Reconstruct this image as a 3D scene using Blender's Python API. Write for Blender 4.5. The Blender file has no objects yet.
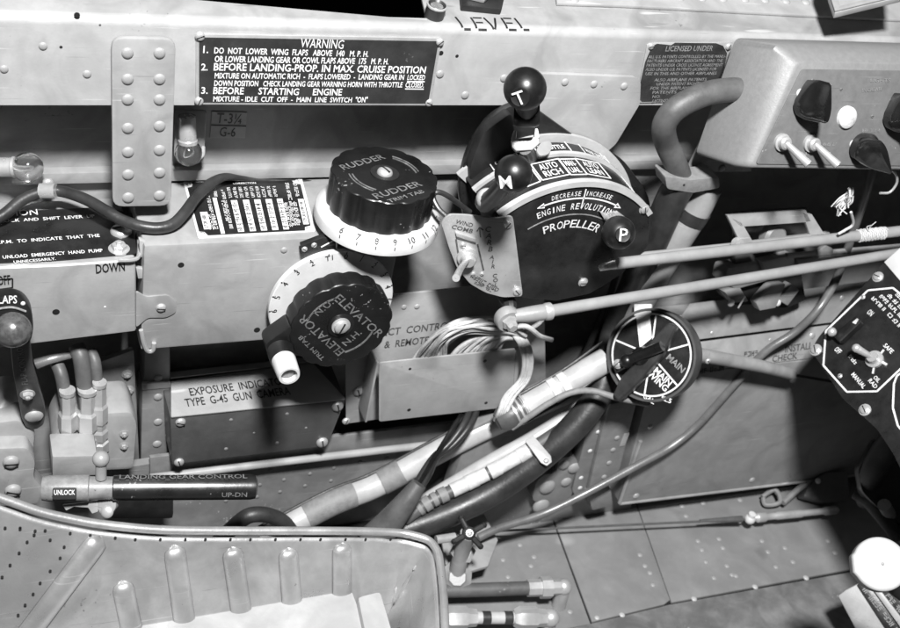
import bpy, bmesh, math, random
from mathutils import Vector, Matrix
R = math.radians
random.seed(7)
scene = bpy.context.scene
COL = scene.collection

# ------------------------------------------------------------------ camera
FPX = 1145.0                                   # focal length in photo pixels (900 wide)
vx = Vector((2750, 209, -FPX)).normalized()    # aircraft X (forward) seen in camera space
dn = Vector((-363, -1500, -FPX)); dn = (dn - dn.dot(vx) * vx).normalized()
vz = -dn
vy = vz.cross(vx)                              # Y runs into the side wall
ROT = Matrix((vx, vy, vz))                     # camera space -> world
def ray(px, py):
    return ROT @ (Vector((px - 450, 314 - py, -FPX)) / FPX)
CAM = -ray(440, 105) * 0.65
cam_d = bpy.data.cameras.new('camera'); cam = bpy.data.objects.new('camera', cam_d); COL.objects.link(cam)
cam.matrix_world = Matrix.Translation(CAM) @ ROT.to_4x4()
cam_d.sensor_width = 36; cam_d.lens = 36 * FPX / 900
cam_d.clip_start = 0.01; cam_d.clip_end = 50
cam_d.dof.use_dof = True; cam_d.dof.focus_distance = 0.63; cam_d.dof.aperture_fstop = 16
scene.camera = cam
UPW = ROT @ Vector((0, 1, 0)); RTW = ROT @ Vector((1, 0, 0)); BKW = ROT @ Vector((0, 0, 1))

# ------------------------------------------------------------------ world: dim light from the open canopy above
w = bpy.data.worlds.new('World'); scene.world = w; w.use_nodes = True
nt = w.node_tree; nt.nodes.clear()
tc = nt.nodes.new('ShaderNodeTexCoord'); sp = nt.nodes.new('ShaderNodeSeparateXYZ')
rp = nt.nodes.new('ShaderNodeValToRGB'); bg = nt.nodes.new('ShaderNodeBackground'); out = nt.nodes.new('ShaderNodeOutputWorld')
rp.color_ramp.elements[0].position = 0.0; rp.color_ramp.elements[0].color = (0.006, 0.006, 0.006, 1)
rp.color_ramp.elements[1].position = 0.8; rp.color_ramp.elements[1].color = (1, 1, 1, 1)
bg.inputs[1].default_value = 0.06
nt.links.new(tc.outputs['Generated'], sp.inputs[0]); nt.links.new(sp.outputs[2], rp.inputs[0])
nt.links.new(rp.outputs[0], bg.inputs[0]); nt.links.new(bg.outputs[0], out.inputs[0])

# ------------------------------------------------------------------ the photographer's flash, up and right of the lens
fl = bpy.data.lights.new('flash', 'AREA'); fl.shape = 'DISK'; fl.size = 0.11; fl.energy = 31
flo = bpy.data.objects.new('flash', fl); COL.objects.link(flo)
AIM = Vector((0.06, 0.0, -0.12))
flo.location = AIM + (CAM + UPW * 0.265 + RTW * 0.10 + BKW * 0.02 - AIM) * 1.4
flo.rotation_euler = (AIM - flo.location).to_track_quat('-Z', 'Y').to_euler()

scene.view_settings.view_transform = 'Standard'; scene.view_settings.look = 'None'
scene.view_settings.exposure = 0; scene.view_settings.gamma = 1
scene.cycles.max_bounces = 6

# ------------------------------------------------------------------ materials
def mat(name, base, rough=0.5, metal=0.0, var=0.15, scale=60, chip=0.0, chipcol=0.5, bump=0.15, bscale=900, spec=0.5, dirt=0.0, trans=0.0, scratch=0.0):
    m = bpy.data.materials.new(name); m.use_nodes = True
    n = m.node_tree.nodes; L = m.node_tree.links; p = n['Principled BSDF']
    p.inputs['Roughness'].default_value = rough; p.inputs['Metallic'].default_value = metal
    p.inputs['Specular IOR Level'].default_value = spec
    if trans: p.inputs['Transmission Weight'].default_value = trans
    c = n.new('ShaderNodeTexCoord')
    n1 = n.new('ShaderNodeTexNoise'); n1.inputs['Scale'].default_value = scale; n1.inputs['Detail'].default_value = 6; n1.inputs['Roughness'].default_value = 0.65
    L.new(c.outputs['Object'], n1.inputs['Vector'])
    r1 = n.new('ShaderNodeValToRGB')
    a, b = max(0, base * (1 - var)), min(1, base * (1 + var))
    r1.color_ramp.elements[0].position = 0.3; r1.color_ramp.elements[0].color = (a, a, a, 1)
    r1.color_ramp.elements[1].position = 0.7; r1.color_ramp.elements[1].color = (b, b, b, 1)
    L.new(n1.outputs['Fac'], r1.inputs[0]); last = r1.outputs[0]
    if dirt:
        n4 = n.new('ShaderNodeTexNoise'); n4.inputs['Scale'].default_value = 28; n4.inputs['Detail'].default_value = 8; n4.inputs['Distortion'].default_value = 1.2
        L.new(c.outputs['Object'], n4.inputs['Vector'])
        r4 = n.new('ShaderNodeValToRGB'); r4.color_ramp.elements[0].position = 0.45; r4.color_ramp.elements[1].position = 0.68
        L.new(n4.outputs['Fac'], r4.inputs[0])
        mx = n.new('ShaderNodeMix'); mx.data_type = 'RGBA'; mx.inputs[7].default_value = (base * dirt, base * dirt, base * dirt, 1)
        L.new(r4.outputs[0], mx.inputs[0]); L.new(last, mx.inputs[6]); last = mx.outputs[2]
    if chip:
        n2 = n.new('ShaderNodeTexNoise'); n2.inputs['Scale'].default_value = 420; n2.inputs['Detail'].default_value = 3
        n3 = n.new('ShaderNodeTexNoise'); n3.inputs['Scale'].default_value = 33; n3.inputs['Detail'].default_value = 3
        L.new(c.outputs['Object'], n2.inputs['Vector']); L.new(c.outputs['Object'], n3.inputs['Vector'])
        ad = n.new('ShaderNodeMath'); ad.operation = 'ADD'; L.new(n2.outputs['Fac'], ad.inputs[0]); L.new(n3.outputs['Fac'], ad.inputs[1])
        r2 = n.new('ShaderNodeValToRGB')
        t = 0.70 - chip
        r2.color_ramp.elements[0].position = t; r2.color_ramp.elements[1].position = t + 0.03
        hf = n.new('ShaderNodeMath'); hf.operation = 'MULTIPLY'; hf.inputs[1].default_value = 0.5; L.new(ad.outputs[0], hf.inputs[0])
        L.new(hf.outputs[0], r2.inputs[0])
        mx = n.new('ShaderNodeMix'); mx.data_type = 'RGBA'; mx.inputs[7].default_value = (chipcol, chipcol, chipcol, 1)
        L.new(r2.outputs[0], mx.inputs[0]); L.new(last, mx.inputs[6]); last = mx.outputs[2]
    if scratch:
        for rz, sc, w_ in ((0.6, (25, 25, 1100), .735), (-0.9, (30, 30, 1400), .75)):
            mp = n.new('ShaderNodeMapping'); mp.inputs['Rotation'].default_value = (0.15, rz, 0.1); mp.inputs['Scale'].default_value = sc
            ns = n.new('ShaderNodeTexNoise'); ns.inputs['Scale'].default_value = 1.0; ns.inputs['Detail'].default_value = 1.5
            L.new(c.outputs['Object'], mp.inputs['Vector']); L.new(mp.outputs[0], ns.inputs['Vector'])
            rs_ = n.new('ShaderNodeValToRGB'); rs_.color_ramp.elements[0].position = w_ - .03; rs_.color_ramp.elements[1].position = w_ + .02
            L.new(ns.outputs['Fac'], rs_.inputs[0])
            mu = n.new('ShaderNodeMath'); mu.operation = 'MULTIPLY'; mu.inputs[1].default_value = scratch; L.new(rs_.outputs[0], mu.inputs[0])
            mx = n.new('ShaderNodeMix'); mx.data_type = 'RGBA'; q_ = min(.6, base * (2.0 if rz > 0 else .4)); mx.inputs[7].default_value = (q_, q_, q_, 1)
            L.new(mu.outputs[0], mx.inputs[0]); L.new(last, mx.inputs[6]); last = mx.outputs[2]
    L.new(last, p.inputs['Base Color'])
    rm = n.new('ShaderNodeMapRange'); rm.inputs[1].default_value = 0.3; rm.inputs[2].default_value = 0.7
    rm.inputs[3].default_value = max(0.03, rough - 0.09); rm.inputs[4].default_value = min(1, rough + 0.09)
    L.new(n1.outputs['Fac'], rm.inputs[0]); L.new(rm.outputs[0], p.inputs['Roughness'])
    if bump:
        nb = n.new('ShaderNodeTexNoise'); nb.inputs['Scale'].default_value = bscale; nb.inputs['Detail'].default_value = 2
        L.new(c.outputs['Object'], nb.inputs['Vector'])
        bp = n.new('ShaderNodeBump'); bp.inputs['Strength'].default_value = bump; bp.inputs['Distance'].default_value = 0.0004
        L.new(nb.outputs['Fac'], bp.inputs['Height']); L.new(bp.outputs[0], p.inputs['Normal'])
    return m
M = {}
M['paint'] = mat('cockpit_paint', 0.30, 0.42, scratch=0.5, var=0.12, chip=0.045, chipcol=0.15, dirt=0.72)
M['paint_lt'] = mat('light_cockpit_paint', 0.345, 0.40, scratch=0.5, var=0.10, chip=0.035, chipcol=0.18, dirt=0.78)
M['paint_mid'] = mat('mid_cockpit_paint', 0.20, 0.45, scratch=0.5, var=0.18, chip=0.04, chipcol=0.4, dirt=0.75)
M['paint_box'] = mat('wall_box_paint', 0.26, 0.45, scratch=0.5, var=0.12, chip=0.045, chipcol=0.13, dirt=0.75)
M['rod'] = mat('push_rod_paint', 0.27, 0.38, var=0.12, chip=0.02, chipcol=0.12)
M['paint_dk'] = mat('dark_grey_paint', 0.075, 0.4, scratch=0.5, var=0.2, chip=0.03, chipcol=0.2)
M['crackle'] = mat('grey_wrinkle_paint', 0.19, 0.5, var=0.07, scale=300, bump=0.22, bscale=900)
M['panelgrey'] = mat('switch_panel_paint', 0.135, 0.5, scratch=0.5, var=0.1, scale=200, chip=0.02, chipcol=0.5)
M['floor'] = mat('floor_paint', 0.20, 0.5, scratch=0.5, var=0.14, scale=35, chip=0.03, chipcol=0.24, dirt=0.85)
M['floor_worn'] = mat('worn_floor_paint', 0.18, 0.5, scratch=0.5, var=0.35, scale=45, chip=0.05, chipcol=0.32, dirt=0.6)
M['black'] = mat('black_plate_paint', 0.016, 0.33, var=0.4, scale=90, chip=0.02, chipcol=0.08)
M['gloss'] = mat('black_bakelite', 0.009, 0.38, var=0.5, chip=0.035, chipcol=0.035, scratch=0.5, bump=0.05, bscale=500, spec=0.6)
M['worn_gloss'] = mat('scuffed_black_bakelite', 0.009, 0.33, var=0.3, chip=0.075, chipcol=0.2, scratch=0.6, bump=0.1)
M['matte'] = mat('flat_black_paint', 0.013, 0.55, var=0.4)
M['rubber'] = mat('black_rubber', 0.028, 0.42, var=0.4, chip=0.02, chipcol=0.07, bump=0.3, bscale=500)
M['hose'] = mat('grey_rubber_hose', 0.085, 0.5, var=0.25, scale=80, chip=0.03, chipcol=0.2, bump=0.3, bscale=400)
M['tube'] = mat('pale_painted_tube', 0.42, 0.35, var=0.15, scale=60, chip=0.02, chipcol=0.15)
M['tape'] = mat('grey_tape', 0.2, 0.6, var=0.2, scale=200, bump=0.4)
M['cloth'] = mat('pale_cloth_tape', 0.55, 0.7, var=0.2, scale=250, bump=0.5)
M['white'] = mat('white_paint', 0.6, 0.45, var=0.1, chip=0.03, chipcol=0.3, dirt=0.85)
M['dial'] = mat('white_dial_paint', 0.58, 0.4, var=0.1, chip=0.03, chipcol=0.3, dirt=0.85)
M['ink'] = mat('black_ink', 0.012, 0.5, var=0.5, scale=300, bump=0)
M['ink_soft'] = mat('faded_ink', 0.07, 0.5, var=0.5, scale=400, bump=0)
M['letter'] = mat('white_lettering', 0.72, 0.5, var=0.2, scale=300, bump=0)
M['letter_worn'] = mat('rubbed_lettering', 0.13, 0.5, var=0.6, scale=250, bump=0)
M['letter_dim'] = mat('worn_lettering', 0.22, 0.5, var=0.4, scale=300, bump=0)
M['alu'] = mat('bare_aluminium', 0.5, 0.38, scratch=0.5, metal=0.45, var=0.15, chip=0.02, chipcol=0.25)
M['steel'] = mat('plated_steel', 0.55, 0.28, metal=0.5, var=0.15, chip=0.02, chipcol=0.2)
M['seat'] = mat('seat_aluminium', 0.43, 0.34, scratch=0.5, metal=0.6, var=0.16, scale=40, chip=0.04, chipcol=0.2, dirt=0.75)
M['cord'] = mat('cotton_cord', 0.5, 0.8, var=0.2, scale=300, bump=0.6, bscale=1200)
M['paper'] = mat('paper_label', 0.42, 0.7, var=0.12, scale=120)
g = mat('bulb_glass', 1.0, 0.03, var=0.0, bump=0, trans=1.0); M['glass'] = g
g.node_tree.nodes['Principled BSDF'].inputs['IOR'].default_value = 1.45

# ------------------------------------------------------------------ geometry helpers
class Fr:                                           # a plane: origin, axes u v, normal n
    def __init__(s, o, u, v):
        s.o = Vector(o); s.u = Vector(u).normalized(); s.v = Vector(v).normalized(); s.n = s.u.cross(s.v).normalized(); s.v = s.n.cross(s.u)
    def at(s, a, b, h=0): return s.o + s.u * a + s.v * b + s.n * h
    def uv(s, px, py):
        r = ray(px, py); t = (s.o - CAM).dot(s.n) / r.dot(s.n); p = CAM + r * t - s.o
        return (p.dot(s.u), p.dot(s.v))
    def pt(s, px, py, h=0): a, b = s.uv(px, py); return s.at(a, b, h)
    def up(s, h): return Fr(s.o + s.n * h, s.u, s.v)
    def moved(s, a, b, h=0, rot=0):
        return Fr(s.at(a, b, h), s.u * math.cos(rot) + s.v * math.sin(rot), s.v * math.cos(rot) - s.u * math.sin(rot))
def wall(y): return Fr((0, y, 0), (1, 0, 0), (0, 0, 1))
def top(z): return Fr((0, 0, z), (1, 0, 0), (0, 1, 0))
def PY(px, py, y): return wall(y).pt(px, py)
def PZ(px, py, z): return top(z).pt(px, py)
def face_fr(p, n):                                  # plane at p with normal n, u roughly to the picture's right
    n = Vector(n).normalized(); u = (RTW - n * RTW.dot(n)).normalized(); return Fr(p, u, n.cross(u))
def depth(p): return -(ROT.transposed() @ (Vector(p) - CAM)).z
def size(p, px): return px * depth(p) / FPX         # metres covered by px pixels at p

def rounded(pts, r, seg=4):
    n = len(pts); o = []
    for i in range(n):
        p0, p1, p2 = Vector(pts[i - 1][:2]), Vector(pts[i][:2]), Vector(pts[(i + 1) % n][:2])
        d0, d1 = p0 - p1, p2 - p1
        rr = min(r, d0.length * .45, d1.length * .45)
        a, b = p1 + d0.normalized() * rr, p1 + d1.normalized() * rr
        for k in range(seg + 1):
            t = k / seg
            o.append(tuple(a.lerp(p1, t).lerp(p1.lerp(b, t), t)))
    return o
def smooth(pts, res=8):
    P = [Vector(p) for p in pts]
    if len(P) < 3: return P
    P = [P[0] * 2 - P[1]] + P + [P[-1] * 2 - P[-2]]; o = []
    for i in range(1, len(P) - 2):
        for k in range(res):
            t = k / res; a, b, c, d = P[i - 1], P[i], P[i + 1], P[i + 2]
            o.append(.5 * ((2 * b) + (c - a) * t + (2 * a - 5 * b + 4 * c - d) * t * t + (3 * b - a - 3 * c + d) * t ** 3))
    o.append(P[-2]); return o

class MB:
    def __init__(s): s.bm = bmesh.new()
    def _merge(s, b):
        me = bpy.data.meshes.new('t'); b.to_mesh(me); b.free(); s.bm.from_mesh(me); bpy.data.meshes.remove(me)
    def prism(s, fr, poly, t, bev=0.0, h=0.0, seg=2, ang=30):
        b = bmesh.new(); n = len(poly)
        ar = sum(poly[i - 1][0] * poly[i][1] - poly[i][0] * poly[i - 1][1] for i in range(n))
        if ar < 0: poly = list(reversed(poly))
        f = [b.verts.new(fr.at(p[0], p[1], h)) for p in poly]; k = [b.verts.new(fr.at(p[0], p[1], h - t)) for p in poly]
        b.faces.new(f); b.faces.new(list(reversed(k)))
        for i in range(n): b.faces.new((f[i - 1], k[i - 1], k[i], f[i]))
        if bev:
            b.normal_update()
            ed = [e for e in b.edges if len(e.link_faces) == 2 and e.calc_face_angle(0) > R(ang)]
            bmesh.ops.bevel(b, geom=ed, offset=bev, segments=seg, affect='EDGES', profile=0.6, clamp_overlap=True)
        s._merge(b); return s
    def pp(s, fr, px, t, bev=0.0, rad=0.0, h=0.0, seg=2):
        q = [fr.uv(*p) for p in px]
        if rad: q = rounded(q, rad)
        return s.prism(fr, q, t, bev, h, seg)
    def box(s, fr, a0, a1, b0, b1, t, bev=0.0, h=0.0): return s.prism(fr, [(a0, b0), (a1, b0), (a1, b1), (a0, b1)], t, bev, h)
    def quad(s, pts): s.bm.faces.new([s.bm.verts.new(p) for p in pts]); return s
    def tube(s, pts, r, n=14, sm=True, res=8, cap=True):
        P = smooth(pts, res) if sm else [Vector(p) for p in pts]
        m = len(P); rad = r if callable(r) else (lambda t: r)
        T = [(P[min(i + 1, m - 1)] - P[max(i - 1, 0)]).normalized() for i in range(m)]
        a = T[0].orthogonal().normalized(); rings = []
        for i in range(m):
            a = (a - T[i] * a.dot(T[i])).normalized(); c = T[i].cross(a); q = rad(i / max(1, m - 1))
            rings.append([s.bm.verts.new(P[i] + (a * math.cos(2 * math.pi * k / n) + c * math.sin(2 * math.pi * k / n)) * q) for k in range(n)])
        for i in range(m - 1):
            for k in range(n): s.bm.faces.new((rings[i][k - 1], rings[i][k], rings[i + 1][k], rings[i + 1][k - 1]))
        if cap: s.bm.faces.new(list(reversed(rings[0]))); s.bm.faces.new(rings[-1])
        return s
    def lathe(s, o, ax, prof, n=32):                # prof: (height along axis, radius)
        o = Vector(o); ax = Vector(ax).normalized(); a = ax.orthogonal().normalized(); c = ax.cross(a); rings = []
        for h, r in prof:
            if r < 1e-6: rings.append([s.bm.verts.new(o + ax * h)])
            else: rings.append([s.bm.verts.new(o + ax * h + (a * math.cos(2 * math.pi * k / n) + c * math.sin(2 * math.pi * k / n)) * r) for k in range(n)])
        for A, B in zip(rings, rings[1:]):
            for k in range(n):
                if len(A) == 1 and len(B) == 1: continue
                if len(A) == 1: s.bm.faces.new((A[0], B[k], B[k - 1]))
                elif len(B) == 1: s.bm.faces.new((A[k - 1], A[k], B[0]))
                else: s.bm.faces.new((A[k - 1], A[k], B[k], B[k - 1]))
        for Q, fl in ((rings[0], 1), (rings[-1], 0)):
            if len(Q) > 1: s.bm.faces.new(list(reversed(Q)) if fl else Q)
        return s
    def ball(s, o, r, n=32, ax=(0, 0, 1), sq=1.0):
        k = n // 2
        return s.lathe(o, ax, [(-math.cos(math.pi * i / k) * r * sq, math.sin(math.pi * i / k) * r) for i in range(k + 1)], n)
    def arcband(s, fr, c, r0, r1, a0, a1, t, h=0.0, n=48, bev=0.0):
        P = [(c[0] + r1 * math.cos(a0 + (a1 - a0) * i / n), c[1] + r1 * math.sin(a0 + (a1 - a0) * i / n)) for i in range(n + 1)]
        P += [(c[0] + r0 * math.cos(a1 + (a0 - a1) * i / n), c[1] + r0 * math.sin(a1 + (a0 - a1) * i / n)) for i in range(n + 1)]
        b = bmesh.new(); m = 2 * n + 2
        if a1 < a0: P.reverse()
        f = [b.verts.new(fr.at(p[0], p[1], h)) for p in P]; k = [b.verts.new(fr.at(p[0], p[1], h - t)) for p in P]
        for i in range(n):
            j = m - 1 - i
            b.faces.new((f[i], f[i + 1], f[j - 1], f[j])); b.faces.new((k[j], k[j - 1], k[i + 1], k[i]))
        for i in range(m): b.faces.new((f[i - 1], k[i - 1], k[i], f[i]))
        s._merge(b); return s
    def line(s, fr, a, b, w, h=0.0003):             # thin raised line between two plane points
        a, b = Vector(a), Vector(b); d = (b - a).normalized(); q = Vector((-d.y, d.x)) * w / 2
        return s.prism(fr, [tuple(a - q), tuple(b - q), tuple(b + q), tuple(a + q)], h, 0, h)
    def pline(s, fr, px, w, h=0.0003, close=False):
        q = [fr.uv(*p) for p in px]
        if close: q.append(q[0])
        for a, b in zip(q, q[1:]): s.line(fr, a, b, w, h)
        return s
    def text(s, fr, txt, a, b, ht, h=0.0002, bold=0.0, slant=0.0, px=True, ext=0.0001):
        a, b = (Vector(fr.uv(*a)), Vector(fr.uv(*b))) if px else (Vector(a), Vector(b))
        me, x0, x1, y0, y1 = glyphs(txt, bold)
        d = (b - a); W = d.length; d.normalize(); e = Vector((-d.y, d.x)); sx = W / max(1e-6, x1 - x0); sy = ht / CAPH
        vs = []
        for v in me.vertices:
            X = (v.co.x - x0) * sx; Y = v.co.y * sy; q = a + d * (X + slant * Y) + e * Y
            vs.append(s.bm.verts.new(fr.at(q.x, q.y, h)))
        for p in me.polygons:
            try: s.bm.faces.new([vs[i] for i in p.vertices])
            except ValueError: pass
        return s
    def ctext(s, fr, txt, c, ht, w=None, rot=0.0, h=0.0002, bold=0.0, px=True):   # centred text
        c = Vector(fr.uv(*c)) if px else Vector(c)
        me, x0, x1, y0, y1 = glyphs(txt, bold)
        if w is None: w = (x1 - x0) * ht / CAPH
        d = Vector((math.cos(rot), math.sin(rot))); e = Vector((-d.y, d.x)); a = c - d * w / 2 - e * ht / 2
        return s.text(fr, txt, tuple(a), tuple(a + d * w), ht, h, bold, px=False)
    def scribble(s, fr, a, b, ht, h=0.0002, px=True, word=(2, 7)):   # lettering too worn or small to read
        a, b = (Vector(fr.uv(*a)), Vector(fr.uv(*b))) if px else (Vector(a), Vector(b))
        d = b - a; W = d.length; d.normalize(); e = Vector((-d.y, d.x)); x = 0.0; cw = ht * 0.62; k = random.randint(*word)
        def bar(x0, x1, y0, y1):
            if x1 > W: return
            s.quad([fr.at(*(a + d * X + e * Y), h) for X, Y in ((x0, y0), (x1, y0), (x1, y1), (x0, y1))])
        th = ht * 0.2
        while x < W - cw:
            for q in random.sample(range(5), random.choice((2, 3, 3))):
                if q == 0: bar(x, x + th, 0, ht)
                elif q == 1: bar(x + cw - th, x + cw, 0, ht)
                elif q == 2: bar(x, x + cw, 0, th)
                elif q == 3: bar(x, x + cw, ht - th, ht)
                else: bar(x, x + cw, ht * .45, ht * .45 + th)
            x += cw * 1.28; k -= 1
            if k <= 0: x += cw * .9; k = random.randint(*word)
        return s
    def obj(s, name, m, parent=None, label=None, sharp=35, kind=None):
        me = bpy.data.meshes.new(name)
        off = LOC.get(parent, Vector())
        if off.length: bmesh.ops.translate(s.bm, verts=s.bm.verts, vec=-off)
        bmesh.ops.recalc_face_normals(s.bm, faces=s.bm.faces)
        s.bm.to_mesh(me); s.bm.free(); me.materials.append(M[m] if isinstance(m, str) else m)
        me.shade_smooth(); me.set_sharp_from_angle(angle=R(sharp))
        o = bpy.data.objects.new(name, me); COL.objects.link(o)
        if parent: o.parent = parent; LOC[o] = off
        if label: o['label'] = label
        if kind: o['kind'] = kind
        return o
LOC = {}
_gl = {}
CAPH = 0.73
def glyphs(txt, bold):
    if (txt, bold) in _gl: return _gl[(txt, bold)]
    cu = bpy.data.curves.new('t', 'FONT'); cu.body = txt; cu.resolution_u = 2; cu.offset = bold
    o = bpy.data.objects.new('t', cu); COL.objects.link(o)
    dg = bpy.context.evaluated_depsgraph_get(); me = bpy.data.meshes.new_from_object(o.evaluated_get(dg))
    bpy.data.objects.remove(o); bpy.data.curves.remove(cu)
    xs = [v.co.x for v in me.vertices] or [0, 1]; ys = [v.co.y for v in me.vertices] or [0, 1]
    _gl[(txt, bold)] = (me, min(xs), max(xs), min(ys), max(ys)); return _gl[(txt, bold)]
def thing(name, label, cat, loc, group=None):
    o = bpy.data.objects.new(name, None); COL.objects.link(o); o.empty_display_size = 0.01
    o.location = loc; LOC[o] = Vector(loc); o['label'] = label; o['category'] = cat
    if group: o['group'] = group
    return o
def tag(o, label, cat, group=None):
    o['label'] = label; o['category'] = cat
    if group: o['group'] = group
    return o
_st = {}
def stud(kind, parent, p, n, r, m='steel', name=None, rot=None):
    key = (kind, m)
    if key not in _st:
        b = MB(); z = (0, 0, 1); O = (0, 0, 0)
        if kind == 'rivet': b.lathe(O, z, [(-.1, 1), (.08, 1), (.22, .9), (.36, .68), (.44, .38), (.46, 0)], 20)
        elif kind == 'screw':
            b.lathe(O, z, [(-.1, 1), (.15, 1), (.4, .88), (.58, .6), (.63, .25), (.63, 0)], 24)
        elif kind == 'pan': b.lathe(O, z, [(-.1, 1.25), (.12, 1.25), (.14, .95), (.5, .92), (.66, .7), (.68, 0)], 24)
        elif kind == 'hex':
            b.lathe(O, z, [(-.1, 1.35), (.14, 1.35), (.16, 1.0)], 24); b.lathe((0, 0, .15), z, [(0, 1.0), (.55, 1.0), (.68, .86), (.68, .45), (1.05, .42), (1.1, .3), (1.1, 0)], 6)
        elif kind == 'hole': b.lathe(O, z, [(-.1, 1.0), (.05, 1.0), (.05, 0)], 20)
        o = b.obj(kind, m); _st[key] = o.data
        if kind in ('screw', 'pan'):
            s = MB(); s.box(Fr((0, 0, .66 if kind == 'screw' else .71), (1, 0, 0), (0, 1, 0)), -.82, .82, -.11, .11, .1); s2 = s.obj('slot', 'ink'); _st[key + ('s',)] = s2.data
            bpy.data.objects.remove(s2)
        bpy.data.objects.remove(o)
    nm = name or {'rivet': 'rivet', 'screw': 'screw', 'pan': 'screw', 'hex': 'bolt', 'hole': 'hole'}[kind]
    o = bpy.data.objects.new(nm, _st[key]); COL.objects.link(o); o.parent = parent
    o.location = Vector(p) - LOC.get(parent, Vector()); o.scale = (r, r, r)
    q = Vector(n).normalized().to_track_quat('Z', 'Y') @ Matrix.Rotation(random.uniform(0, 3.1) if rot is None else rot, 3, 'Z').to_quaternion()
    o.rotation_euler = q.to_euler()
    if key + ('s',) in _st:
        s = bpy.data.objects.new('slot', _st[key + ('s',)]); COL.objects.link(s); s.parent = o
    return o
def studs(kind, parent, fr, pts, rpx, m='steel', h=0.0):
    for p in pts:
        c = fr.pt(p[0], p[1], h); stud(kind, parent, c, fr.n, size(c, p[2] if len(p) > 2 else rpx), m)
def sphere_hit(px, py, c, r):
    d = ray(px, py).normalized(); oc = CAM - c; b = oc.dot(d); disc = b * b - (oc.length_squared - r * r)
    return CAM + d * (-b - math.sqrt(max(0, disc)))
CAPH = glyphs('H', 0.0)[4]
NY = Vector((0, -1, 0)); NZ = Vector((0, 0, 1))

# ================================================================== SETTING
SK = 0.042                                           # skin of the side wall
ZF = -0.362                                           # floor
mb = MB(); mb.box(wall(SK), -0.8, 0.95, -0.40, 0.022, 0.004)
skin = mb.obj('side_wall', 'paint', kind='structure')
mb = MB()
ft = top(ZF)
mb.box(Fr((0, 0, ZF - .003), (1, 0, 0), (0, 1, 0)), -0.9, 1.2, -0.9, SK, 0.01)
fl_o = mb.obj('floor', 'matte', kind='structure')
# floor panels with open seams
def floor_panel(px, m, nm='floor_panel'):
    b = MB(); b.pp(ft, px, 0.0025, 0.0006); o = b.obj(nm, m, fl_o); return o
floor_panel([(380, 470), (533, 470), (553, 521), (590.5, 624), (540, 634), (380, 644)], 'floor')
floor_panel([(534, 470), (626, 470), (637.5, 508), (670, 600), (664, 604.5), (592, 622), (554.5, 521)], 'floor')
floor_panel([(627, 470), (905, 425), (935, 555), (868, 566), (671.5, 602.5), (638.5, 508)], 'floor')
floor_panel([(380, 646), (540, 636), (668, 605), (868, 569), (960, 553), (1000, 700), (380, 760)], 'floor_worn')
studs('rivet', fl_o, ft, [(719, 539), (723, 548), (727, 566), (732, 575), (736, 576), (698, 541), (702, 550), (706, 562), (714, 578), (762, 541), (768, 552), (785, 548), (776, 567), (793, 562), (828, 541), (835, 553),
    (682, 506), (686, 516), (703, 503), (740, 500), (640, 555), (645, 566), (650, 573), (653, 585), (534, 557), (531, 566), (503, 560), (520, 545), (508, 577), (560, 590), (565, 600), (570, 612)], 2.8, 'paint')
studs('rivet', fl_o, ft, [(694, 599, 3), (622, 615, 3), (755, 587, 3), (806, 578, 3), (597, 618, 2.6)], 3, 'tube')

# wall stringer (horizontal ledge behind the boxes) and lower moulding
mb = MB()
a = wall(SK - .010)
zt, zb = PY(300, 168, SK - .007).z, PY(300, 178, SK - .007).z
mb.prism(Fr((-.8, 0, 0), (0, 1, 0), (0, 0, 1)), [(SK, zt), (SK - .007, zt), (SK - .007, zb), (SK - .005, zb), (SK - .005, zt - .0025), (SK, zt - .0025)], -1.7, .0006)
o = mb.obj('wall_stringer', 'paint', kind=None); tag(o, 'horizontal grey stringer ledge running along the side wall behind the trim boxes', 'stringer')
t = thing('wall_molding', 'polished half-round moulding strip low on the wall under the exposure indicator box', 'moulding', PY(300, 458, SK - .004))
mb = MB(); mb.tube([PY(150, 478, .002), PY(290, 461, .002), PY(480, 439, .002)], .0028, 14, sm=False); mb.obj('strip', 'paint_lt', t)
mb = MB(); mb.pp(wall(.006), [(150, 458), (480, 420), (480, 438), (150, 476)], .003, .0005); mb.obj('flange', 'paint_mid', t)
mb = MB(); mb.pp(wall(.010), [(-80, 500), (150, 464), (500, 424), (500, 560), (-80, 640)], .006); lowskin = mb.obj('lower_side_wall', 'paint_mid', kind='structure')
# dimples on the lower skin
studs('rivet', lowskin, wall(.010), [(x + (y % 3), y) for x, y in [(212, 480), (240, 476), (268, 470), (295, 466), (205, 494), (232, 489), (258, 485), (284, 480), (310, 474), (334, 468), (226, 501), (255, 497), (280, 492), (305, 486), (330, 481), (360, 462), (385, 458)]], 2.2, 'paint_mid')
studs('rivet', skin, wall(SK), [(404, 307), (417, 307), (531, 361), (540, 366), (600, 360), (620, 420)], 3, 'paint')

# ================================================================== SILL BEAM
t = thing('sill_beam', 'pale grey cockpit sill beam across the top marked LEVEL', 'beam', (0, 0, 0))
ZB = PY(300, 31, 0).z; RB = 0.005; AB = R(80)
prof = [(.0025, .002), (0, .002), (0, .0)]
pr = [(0, 0), (0, ZB)] + [(RB * (1 - math.cos(k * AB / 8)), ZB + RB * math.sin(k * AB / 8)) for k in range(1, 9)]
e = pr[-1]; d = Vector((math.sin(AB), math.cos(AB)))
pr2 = [(e[0] + d.x * .004, e[1] + d.y * .004)]
outl = pr + pr2
inn = [(p[0] + .0022, p[1] - .0012) for p in reversed(outl)]
mb = MB(); mb.prism(Fr((-.8, 0, 0), (0, 1, 0), (0, 0, 1)), [(p[0], p[1]) for p in outl + inn], -1.75)
beam = mb.obj('web', 'paint_lt', t)
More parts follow.
